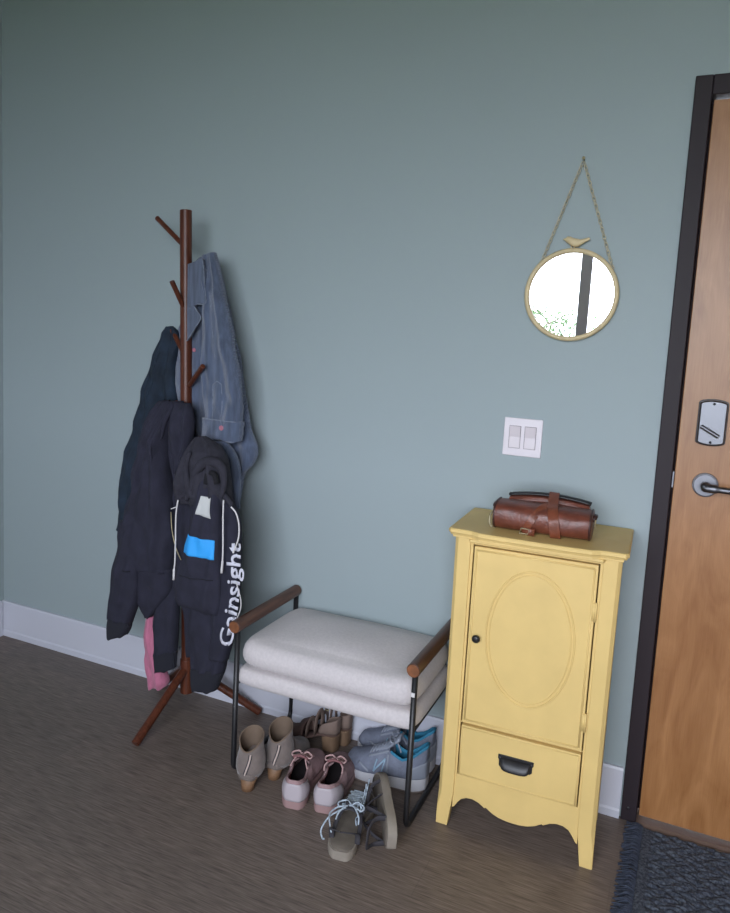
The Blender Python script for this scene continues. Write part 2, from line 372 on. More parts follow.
# ------------------------------------------------------------------ mirror
mx_, mz_, mr = -.2703, 1.5201, .1309
mi = tag(empty('round_mirror', (mx_, 0, mz_)), 'small round mirror with gold rim, perched bird and chain hung on a nail', 'mirror')
N_ = 96; ringp = [(0.118, -.006), (0.118, -.021), (.121, -.025), (.127, -.0255), (.1309, -.020), (.1309, -.004), (.126, -.002)]
v = []; f = []
for i in range(N_):
    a = 2*math.pi*i/N_
    for rr, yy in ringp: v.append((rr*math.cos(a), yy, rr*math.sin(a)))
K = len(ringp)
for i in range(N_):
    for k in range(K): f.append((i*K+k, i*K+(k+1) % K, ((i+1) % N_)*K+(k+1) % K, ((i+1) % N_)*K+k))
MB().add(v, f).obj('mirror_frame', 'gold_frame', mi)
MB().prism(circ(0, 0, .1195, .1195, 96), 'y', -.014, -.008).obj('mirror_glass', 'mirror', mi, smooth=False)
# bird: body lofted along x, beak left, tail right
st = [(-.030, .0005, .009), (-.024, .003, .008), (-.019, .0075, .008), (-.012, .0088, .007), (-.006, .0095, .003), (.003, .0105, 0), (.012, .0095, 0), (.020, .0065, .002), (.030, .0045, .006), (.040, .0035, .0095), (.042, .0008, .0100)]
mb = MB().tube([(x_, 0, z_) for x_, r_, z_ in st], [r_ for x_, r_, z_ in st], 14, flat=(1, .7))
mb.tube([(-.006, 0, -.006), (-.006, 0, -.016)], .0015, 6).tube([(.002, 0, -.006), (.002, 0, -.016)], .0015, 6)
bo = mb.obj('bird', 'gold_frame', mi, loc=(-.004, -.015, .1460)); bo.scale = (1.03, 1.1, 1.15)
# chain of oval links, up to the nail
def chain(p0, p1, n):
    mb = MB(); p0, p1 = Vector(p0), Vector(p1); t = (p1-p0).normalized(); L_ = (p1-p0).length/n
    s1 = Vector((0, 1, 0)); s2 = t.cross(s1).normalized()
    for i in range(n):
        c = p0+t*(L_*(i+.5)); sd = (s2+s1*.5).normalized() if i % 2 else (s2*.5-s1).normalized()
        mb.tube([c+t*(math.cos(2*math.pi*k/14)*L_*.72)+sd*(math.sin(2*math.pi*k/14)*.0042) for k in range(14)], .0013, 5, closed=True)
    return mb
nail = (.003, -.009, .374)
MB_ = chain((-.090, -.009, .096), (nail[0]-.002, nail[1], nail[2]-.006), 26)
MB_.obj('chain', 'chain_brass', mi)
chain((.104, -.009, .082), (nail[0]+.002, nail[1], nail[2]-.006), 27).obj('chain', 'chain_brass', mi)
mb = MB().tube([(nail[0], -.001, nail[2]+.002), (nail[0], -.016, nail[2]+.004)], [.0022, .0022], 8).tube([(nail[0], -.015, nail[2]+.004), (nail[0], -.017, nail[2]+.004)], .0045, 12)
mb.obj('nail', 'brass', mi)
for sx, sz in ((-.090, .096), (.104, .082)):
    MB().tube([(sx+.006*math.cos(2*math.pi*k/16), -.009, sz-.004+.006*math.sin(2*math.pi*k/16)) for k in range(16)], .0016, 6, closed=True).obj('hanging_ring', 'chain_brass', mi)

# ------------------------------------------------------------------ yellow cabinet
cb = tag(empty('storage_cabinet', (-.2646, -.2855, 0), .030), 'narrow yellow painted cabinet with oval panel door, one drawer and scalloped apron', 'cabinet')
D = .252; HT = .845
# posts at front corners with chamfer, feet flaring; sides, back, shelf
def post(sg):
    mb = MB(); st = [(0, .2157, .182), (.05, .2150, .176), (.10, .2145, .170), (.30, .2140, .170), (.60, .2150, .171), (HT, .2170, .172)]
    v = []; f = []
    for z, xo, xi in st:
        ch = .010 if z > .09 else .002
        pr = [(xi, .0), (xo-ch, .0), (xo, ch), (xo, .030), (xi, .030)]
        v += [(sg*a, b, z) for a, b in pr]
    n = 5
    for i in range(len(st)-1):
        for k in range(n): f.append((i*n+k, i*n+(k+1) % n, (i+1)*n+(k+1) % n, (i+1)*n+k))
    f += [tuple(range(n)), tuple(range((len(st)-1)*n, len(st)*n))]
    mb.add(v, f)
    o = mb.obj('front_post', 'yellow', cb, bevel=.0015, smooth=False); return o
post(-1); post(1)
for sg in (-1, 1):
    # side panel with a cut-out arch at its foot
    pr = [(.03, .10), (.03, HT), (D, HT), (D, 0), (D-.03, 0), (D-.035, .05), (D-.06, .08)]
    mb = MB().prism(pr, 'x', sg*.196, sg*.211); mb.obj('side_panel', 'yellow', cb, bevel=.001, smooth=False)
MB().box(-.196, .196, D-.012, D-.002, .10, HT).obj('back_panel', 'yellow', cb, smooth=False)
MB().box(-.196, .196, .03, D-.012, .13, .145).obj('bottom_board', 'yellow', cb, smooth=False)
# face: rail above the door, rail edges, apron
MB().box(-.172, .172, .003, .022, .826, HT).box(-.172, -.1645, .004, .022, .15, .826).box(.1645, .172, .004, .022, .15, .826).box(-.166, .166, .006, .022, .3145, .3175).obj('face_frame', 'yellow', cb, bevel=.001, smooth=False)
half = [(-.172, .160), (-.172, .055), (-.166, .060), (-.157, .075), (-.147, .088), (-.132, .095), (-.115, .096), (-.098, .091), (-.080, .080), (-.077, .083), (-.060, .072), (-.040, .064), (-.018, .0605), (0, .060)]
apron = half+[(-a, b) for a, b in reversed(half[:-1])]
MB().prism(apron, 'y', .005, .020).obj('apron', 'yellow', cb, bevel=.0015, smooth=False)
# top slab: outline with a bowed middle, stepped edge
def topline(o):
    fr = [(-.2319-o, .024), (-.2319-o, -.012), (-.2240-o, -.0233-o), (-.185, -.0233-o), (-.165, -.026-o), (-.145, -.037-o), (-.10, -.0405-o), (0, -.0415-o)]
    fr = fr+[(-a, b) for a, b in reversed(fr[:-1])]
    return [(-.2319-o, D+.018), ]+fr+[(.2319+o, D+.018)]
ZT = .8684
levels = [(ZT-.0250, -.012), (ZT-.0190, -.012), (ZT-.0185, -.006), (ZT-.0130, -.003), (ZT-.0110, 0), (ZT-.004, 0), (ZT-.001, -.002), (ZT, -.005)]
v = []; f = []
base = topline(0); n = len(base)
for z, o in levels: v += [(a, b, z) for a, b in topline(o)]
for i in range(len(levels)-1):
    for k in range(n): f.append((i*n+k, i*n+(k+1) % n, (i+1)*n+(k+1) % n, (i+1)*n+k))
f += [tuple(range(n)), tuple(range((len(levels)-1)*n, len(levels)*n))]
MB().add(v, f).obj('top_board', 'yellow', cb, bevel=.0008, smooth=False)
MB().prism([(-.172, -.018), (.172, -.018), (.178, .004), (-.178, .004)], 'z', ZT-.0335, ZT-.0245).obj('top_molding', 'yellow', cb, bevel=.003, smooth=False)
# door
dr = MB().box(-.1600, .1615, -.002, .016, .319, .823).obj('cabinet_door', 'yellow', cb, bevel=.002, smooth=False)
def border(x0, x1, z0, z1, y, r):
    mb = MB(); 
    for a, b in (((x0, z0), (x1, z0)), ((x1, z0), (x1, z1)), ((x1, z1), (x0, z1)), ((x0, z1), (x0, z0))):
        mb.tube([(a[0], y, a[1]), (b[0], y, b[1])], r, 8)
    return mb
border(-.153, .153, .329, .813, -.0015, .0028).obj('edge_bead', 'yellow', dr)
def oval(rx, rz, rr): return MB().tube([(.004+rx*math.cos(2*math.pi*i/80), -.0022, .590+rz*math.sin(2*math.pi*i/80)) for i in range(80)], rr, 8, closed=True)
oval(.1160, .187, .0024).obj('oval_molding', 'yellow', dr); oval(.1070, .178, .0016).obj('oval_molding', 'yellow', dr)
mb = MB(); pf = [(.004, -.002), (.004, -.009), (.009, -.013), (.0115, -.018), (.010, -.022), (.005, -.024), (.0005, -.0242)]
v = []; f = []; n = 20
for rr, yy in pf: v += [(rr*math.cos(2*math.pi*i/n), yy, rr*math.sin(2*math.pi*i/n)) for i in range(n)]
for j in range(len(pf)-1): f += [(j*n+i, j*n+(i+1) % n, (j+1)*n+(i+1) % n, (j+1)*n+i) for i in range(n)]
f.append(tuple(range((len(pf)-1)*n, len(pf)*n)))
MB().add(v, f).obj('knob', 'black_metal', dr, loc=(-.1350, 0, .571))
for z in (.70, .40):
    MB().tube([(.1640, -.003, z-.026), (.1640, -.003, z+.026)], .0028, 10).box(.1535, .1640, -.0035, -.0020, z-.024, z+.024).obj('hinge', 'yellow', dr)
# drawer
dw = MB().box(-.1600, .1615, -.004, .016, .163, .3120).obj('drawer', 'yellow', cb, bevel=.002, smooth=False)
border(-.157, .157, .168, .307, -.0035, .0022).obj('edge_bead', 'yellow', dw)
# bin pull: back plate with ears and cupped hood
MB().prism([(-.052, .257), (.044, .257), (.044, .246), (.041, .241), (.041, .226), (.036, .220), (-.044, .220), (-.049, .226), (-.049, .241), (-.052, .246)], 'y', -.0065, -.003).obj('pull_plate', 'black_metal', dw, bevel=.001, smooth=False)
v = []; f = []; nu, nv = 20, 8
for i in range(nu+1):
    a = math.pi*i/nu
    for j in range(nv+1):
        b = (math.pi/2)*j/nv
        sa = max(0, math.sin(a)); ca = math.copysign(abs(math.cos(a))**.6, math.cos(a)); v.append((-.004-.038*ca, -.004-.020*math.sin(b)**.8*sa**.35, .2505-.030*(sa**.25)*(j/nv)))
for i in range(nu):
    for j in range(nv): f.append((i*(nv+1)+j, i*(nv+1)+j+1, (i+1)*(nv+1)+j+1, (i+1)*(nv+1)+j))
MB().add(v, f).obj('cup_pull', 'black_metal', dw, solid=.002)
for sx in (-.0465, .0385): MB().prism(circ(sx, .2485, .0026, .0026, 10), 'y', -.0078, -.006).obj('pull_screw', 'chrome', dw)

# ------------------------------------------------------------------ brown leather bag on the cabinet
bgx = tag(empty('leather_bag', (-.262, -.210, ZT+.0005), .030), 'small rolled brown leather bag with crossed straps lying on the yellow cabinet', 'bag')
L_ = .256
v = []; f = []; n = 28; ns = 25
for i in range(ns):
    u = -1+2*i/(ns-1); xx = u*L_/2
    e = 1-.06*abs(u)**6
    for k in range(n):
        a = 2*math.pi*k/n
        cx_, cz_ = math.cos(a), math.sin(a)
        py_ = .060*math.copysign(abs(cx_)**.75, cx_)*e; pz_ = .0385*math.copysign(abs(cz_)**.7, cz_)*e
        w_ = 1+.03*math.sin(7*u+a*3)
        v.append((xx, py_*w_, .0390+pz_))
for i in range(ns-1):
    for k in range(n): f.append((i*n+k, i*n+(k+1) % n, (i+1)*n+(k+1) % n, (i+1)*n+k))
f += [tuple(range(n)), tuple(range((ns-1)*n, ns*n))]
body = MB().add(v, f).obj('bag_body', 'leather', bgx, bevel=.004)
for sg in (-1, 1):    # piped ends
    MB().tube([(sg*.1240, .056*math.copysign(abs(math.cos(a))**.75, math.cos(a)), .0390+.0370*math.copysign(abs(math.sin(a))**.7, math.sin(a))) for a in [2*math.pi*k/32+.01 for k in range(32)]], .003, 8, closed=True).obj('piping', 'leather_dark', bgx)
# rear flap, raised and arched, with black edge
v = []; f = []; nn = 21
for i in range(nn):
    u = -1+2*i/(nn-1); xx = .006+u*.108; ar = (1-u*u)
    prf = [(.050, .045), (.022+.004*ar, .072+.006*ar), (.030, .080+.009*ar), (.050, .082+.010*ar), (.078, .066+.008*ar), (.078, .004)]
    v += [(xx, a, b) for a, b in prf]
k_ = 6
for i in range(nn-1):
    for k in range(k_): f.append((i*k_+k, i*k_+(k+1) % k_, (i+1)*k_+(k+1) % k_, (i+1)*k_+k))
f += [tuple(range(k_)), tuple(range((nn-1)*k_, nn*k_))]
MB().add(v, f).obj('flap_pocket', 'leather', bgx, bevel=.003)
MB().tube([(.006+(-1+2*i/20)*.110, .052, .084+.011*(1-(-1+2*i/20)**2)) for i in range(21)], .0048, 8, flat=(1.0, 3.2)).obj('flap_edge', 'black_leather', bgx)
def strap(pts, wid, name, mt='leather_strap', th=.0035, par=None):
    pts = crom(pts, 6); v = []; f = []; N = len(pts)
    for i, p in enumerate(pts):
        t = (pts[min(i+1, N-1)]-pts[max(i-1, 0)]).normalized(); nrm = Vector((0, p.y, p.z-.039)).normalized(); sd = t.cross(nrm).normalized()
        for a, b in ((-1, 0), (1, 0), (1, 1), (-1, 1)): v.append(p+sd*(a*wid/2)+nrm*(b*th))
    for i in range(N-1):
        for k in range(4): f.append((i*4+k, i*4+(k+1) % 4, (i+1)*4+(k+1) % 4, (i+1)*4+k))
    f += [(0, 1, 2, 3), (N*4-4, N*4-3, N*4-2, N*4-1)]
    return MB().add(v, f).obj(name, mt, par or bgx, bevel=.001, smooth=False)
strap([(.016, .072, .088), (.018, .045, .102), (.020, .018, .095), (.023, -.010, .082), (.027, -.040, .073), (.032, -.059, .054), (.036, -.063, .038), (.040, -.060, .014), (.041, -.050, .003)], .027, 'wide_strap')
strap([(.012, -.010, .080), (.000, -.036, .073), (-.015, -.056, .056), (-.026, -.063, .038), (-.036, -.058, .016), (-.040, -.055, .009)], .020, 'buckle_strap')
MB().tube([(-.052, -.0600, .004), (-.030, -.0615, .004), (-.026, -.0635, .018), (-.048, -.0620, .018)], .0022, 8, closed=True).obj('buckle', 'brass', bgx)
MB().tube([(-.045, -.058, .011), (-.012, -.060, .010)], .0105, 12, flat=(1, .35)).obj('strap_end', 'leather_strap', bgx)
for sg in (-1, 1):
    mb = MB().tube([(sg*.128, -.012, .050), (sg*.131, -.010, .060), (sg*.133, .008, .062), (sg*.128, .016, .050)], .0062, 8)
    mb.obj('strap_tab', 'leather_dark', bgx)
    MB().tube([(sg*.134, -.008+.009*math.cos(2*math.pi*k/14), .046+.011*math.sin(2*math.pi*k/14)) for k in range(14)], .0018, 6, closed=True).obj('ring', 'brass', bgx)
MB().tube(crom([(-.130, -.012, .050), (-.139, -.030, .034), (-.137, -.036, .012), (-.131, -.034, .004)]), .0022, 6).obj('snap_hook', 'brass', bgx)

# ------------------------------------------------------------------ bench
bn = tag(empty('bench', (-.8301, -.1904, 0), .0065), 'low bench with oatmeal cushion, black metal frame and round wooden side rails', 'bench')
bw, bd, rz = .2866, .1835, .4807
for sg in (-1, 1):
    x_ = sg*bw
    pts = [(x_, -bd, rz-.01), (x_, -bd, .06)]
    for k in range(7): a = math.pi/2*k/6; pts.append((x_, -bd+.030-.030*math.cos(a), .0385-.030*math.sin(a)))
    for k in range(7): a = math.pi/2*k/6; pts.append((x_, bd-.030+.030*math.sin(a), .0385-.030*math.cos(a)))
    pts += [(x_, bd, .06), (x_, bd, rz-.01)]
    MB().tube(pts, .0085, 12).obj('side_frame', 'black_metal', bn)
    rl = MB().tube([(x_, -bd-.022, rz), (x_, bd+.002, rz)], .0195, 24).obj('side_rail', 'rail_wood', bn, bevel=.002, smooth=False)
    for p in rl.data.polygons: p.use_smooth = len(p.vertices) == 4
    MB().tube([(x_, -bd-.0235, rz), (x_, -bd-.0215, rz)], .0170, 24).obj('rail_end', 'end_grain', rl, smooth=False)
mb = MB()
for y_ in (-bd+.03, bd-.02): mb.tube([(-bw, y_, .296), (bw, y_, .296)], .0075, 10)
for x_ in (-bw, bw): mb.tube([(x_, -bd, .296), (x_, bd, .296)], .0075, 10)
mb.obj('seat_support', 'black_metal', bn)
MB().box(bw-.0055, bw+.0045, -bd-.0098, -bd-.0070, .400, .412).obj('white_sticker', 'white_cord', bn, smooth=False)
def pillow(x0, x1, y0, y1, z0, z1, e_side=.14, e_v=.55, nx=30, crown=0.0, wob=0.0):
    # superellipsoid cushion
    v = []; f = []; NU, NV = 88, 18
    cx, cy, cz = (x0+x1)/2, (y0+y1)/2, (z0+z1)/2; ax, ay, az = (x1-x0)/2, (y1-y0)/2, (z1-z0)/2
    sp = lambda c, e: math.copysign(abs(c)**e, c)
    for j in range(NV+1):
        ph = -math.pi/2+math.pi*j/NV
        cr_ = sp(math.cos(ph), e_v) if 0 < j < NV else 0.0; sz = sp(math.sin(ph), e_v)
        for i in range(NU):
            t = 2*math.pi*i/NU; X = sp(math.cos(t), e_side)*cr_; Y = sp(math.sin(t), e_side)*cr_
            zz = az*sz*(1+crown*(1-X*X)*(1-Y*Y)) if sz > 0 else az*sz
            zz += wob*math.sin(5*X+2*Y)*math.cos(3*Y+1)
            v.append((cx+ax*X, cy+ay*Y, cz+zz))
    for j in range(NV):
        for i in range(NU): f.append((j*NU+i, j*NU+(i+1) % NU, (j+1)*NU+(i+1) % NU, (j+1)*NU+i))
    return MB().add(v, f)
def dense_pillow(hx, hy, z0, z1, edge, crown, wob, seed=0):
    # grid top, rounded rim, flat bottom
    NX, NY = 60, 40; v = []; f = []; idx = {}
    def rim(u):   # inset profile towards edges
        return u
    def topz(u, w):
        e = 1-max(abs(u)**5, abs(w)**5); c = (1-u*u)*(1-w*w)
        return z1 - .006*(1-(1-abs(u)**6)*(1-abs(w)**6)) + crown*c**.9 + wob*math.sin(4.1*u+seed)*math.cos(3.3*w+seed*2)
    rows = 9
    # top grid
    for j in range(NY+1):
        for i in range(NX+1):
            u = -1+2*i/NX; w = -1+2*j/NY
            # round the corner outline a bit
            uu = u*math.sqrt(1-.035*w**8); ww = w*math.sqrt(1-.05*u**8)
            idx[i, j] = len(v); v.append((uu*(hx-edge), ww*(hy-edge), topz(u, w)))
    for j in range(NY):
        for i in range(NX): f.append((idx[i, j], idx[i+1, j], idx[i+1, j+1], idx[i, j+1]))
    per = [(i, 0) for i in range(NX)]+[(NX, j) for j in range(NY)]+[(i, NY) for i in range(NX, 0, -1)]+[(0, j) for j in range(NY, 0, -1)]
    prev = [idx[p] for p in per]; P0 = [Vector(v[k]) for k in prev]
    for r_ in range(1, rows+1):
        a = math.pi*r_/rows; cur = []
        for q, p in enumerate(P0):
            dirv = Vector((p.x/(hx-edge), p.y/(hy-edge), 0)); ax_ = abs(dirv.x)**8; ay_ = abs(dirv.y)**8
            nrm = Vector((math.copysign(ax_, dirv.x), math.copysign(ay_, dirv.y), 0)).normalized()
            zt = p.z; zb = z0; zm = (zt+zb)/2; hz = (zt-zb)/2
            pos = Vector((p.x, p.y, 0))+nrm*(edge*abs(math.sin(a))**.7)
            cur.append(len(v)); v.append((pos.x, pos.y, zm+hz*math.cos(a)))
        m_ = len(cur)
        for q in range(m_): f.append((prev[q], prev[(q+1) % m_], cur[(q+1) % m_], cur[q]))
        prev = cur
    f.append(tuple(prev))
    return MB().add(v, f)
o = dense_pillow(bw+.010, bd+.006, .290, .350, .024, .0, .001).obj('seat_deck', 'linen', bn)
o = dense_pillow(bw+.004, bd+.010, .348, .441, .052, .020, .0025, 1).obj('seat_cushion', 'linen', bn)

# ------------------------------------------------------------------ coat rack
ck = tag(empty('coat_rack', (-1.464, -.155, 0)), 'reddish brown wooden coat rack with angled pegs and three splayed legs', 'coat rack')
O = Vector((-1.464, -.155, 0))
def loc(p): return Vector(p)-O
mb = MB().tube([loc((-1.464, -.155, .085)), loc((-1.522, -.155, 1.761))], .0200, 28)
pole = mb.obj('pole', 'rack_wood', ck, bevel=.002, smooth=False)
for p in pole.data.polygons: p.use_smooth = len(p.vertices) == 4
MB().tube([loc((-1.464, -.155, .080)), loc((-1.466, -.155, .125)), loc((-1.4685, -.155, .205))], .0235, 28).obj('hub', 'rack_wood', ck, bevel=.003, smooth=False)
pegs = [((-1.530, -.155, 1.647), (-1.664, -.13, 1.743)), ((-1.512, -.165, 1.437), (-1.520, -.222, 1.521)), ((-1.524, -.150, 1.292), (-1.592, -.125, 1.362)),
        ((-1.486, -.160, 1.175), (-1.383, -.225, 1.25)), ((-1.498, -.150, 1.545), (-1.450, -.118, 1.612)), ((-1.499, -.165, 1.04), (-1.48, -.235, 1.125)), ((-1.470, -.165, .915), (-1.350, -.275, 1.020))]
for a, b in pegs: MB().tube([loc(a), loc(b)], .0085, 16).obj('peg', 'rack_wood', ck, bevel=.002)
for ft, top in (((-1.473, -.412, .011), (-1.467, -.168, .168)), ((-1.231, -.034, .011), (-1.452, -.146, .168)), ((-1.670, -.040, .011), (-1.480, -.146, .168))):
    MB().tube([loc(ft), loc(top)], .0145, 20).obj('leg', 'rack_wood', ck, bevel=.002)

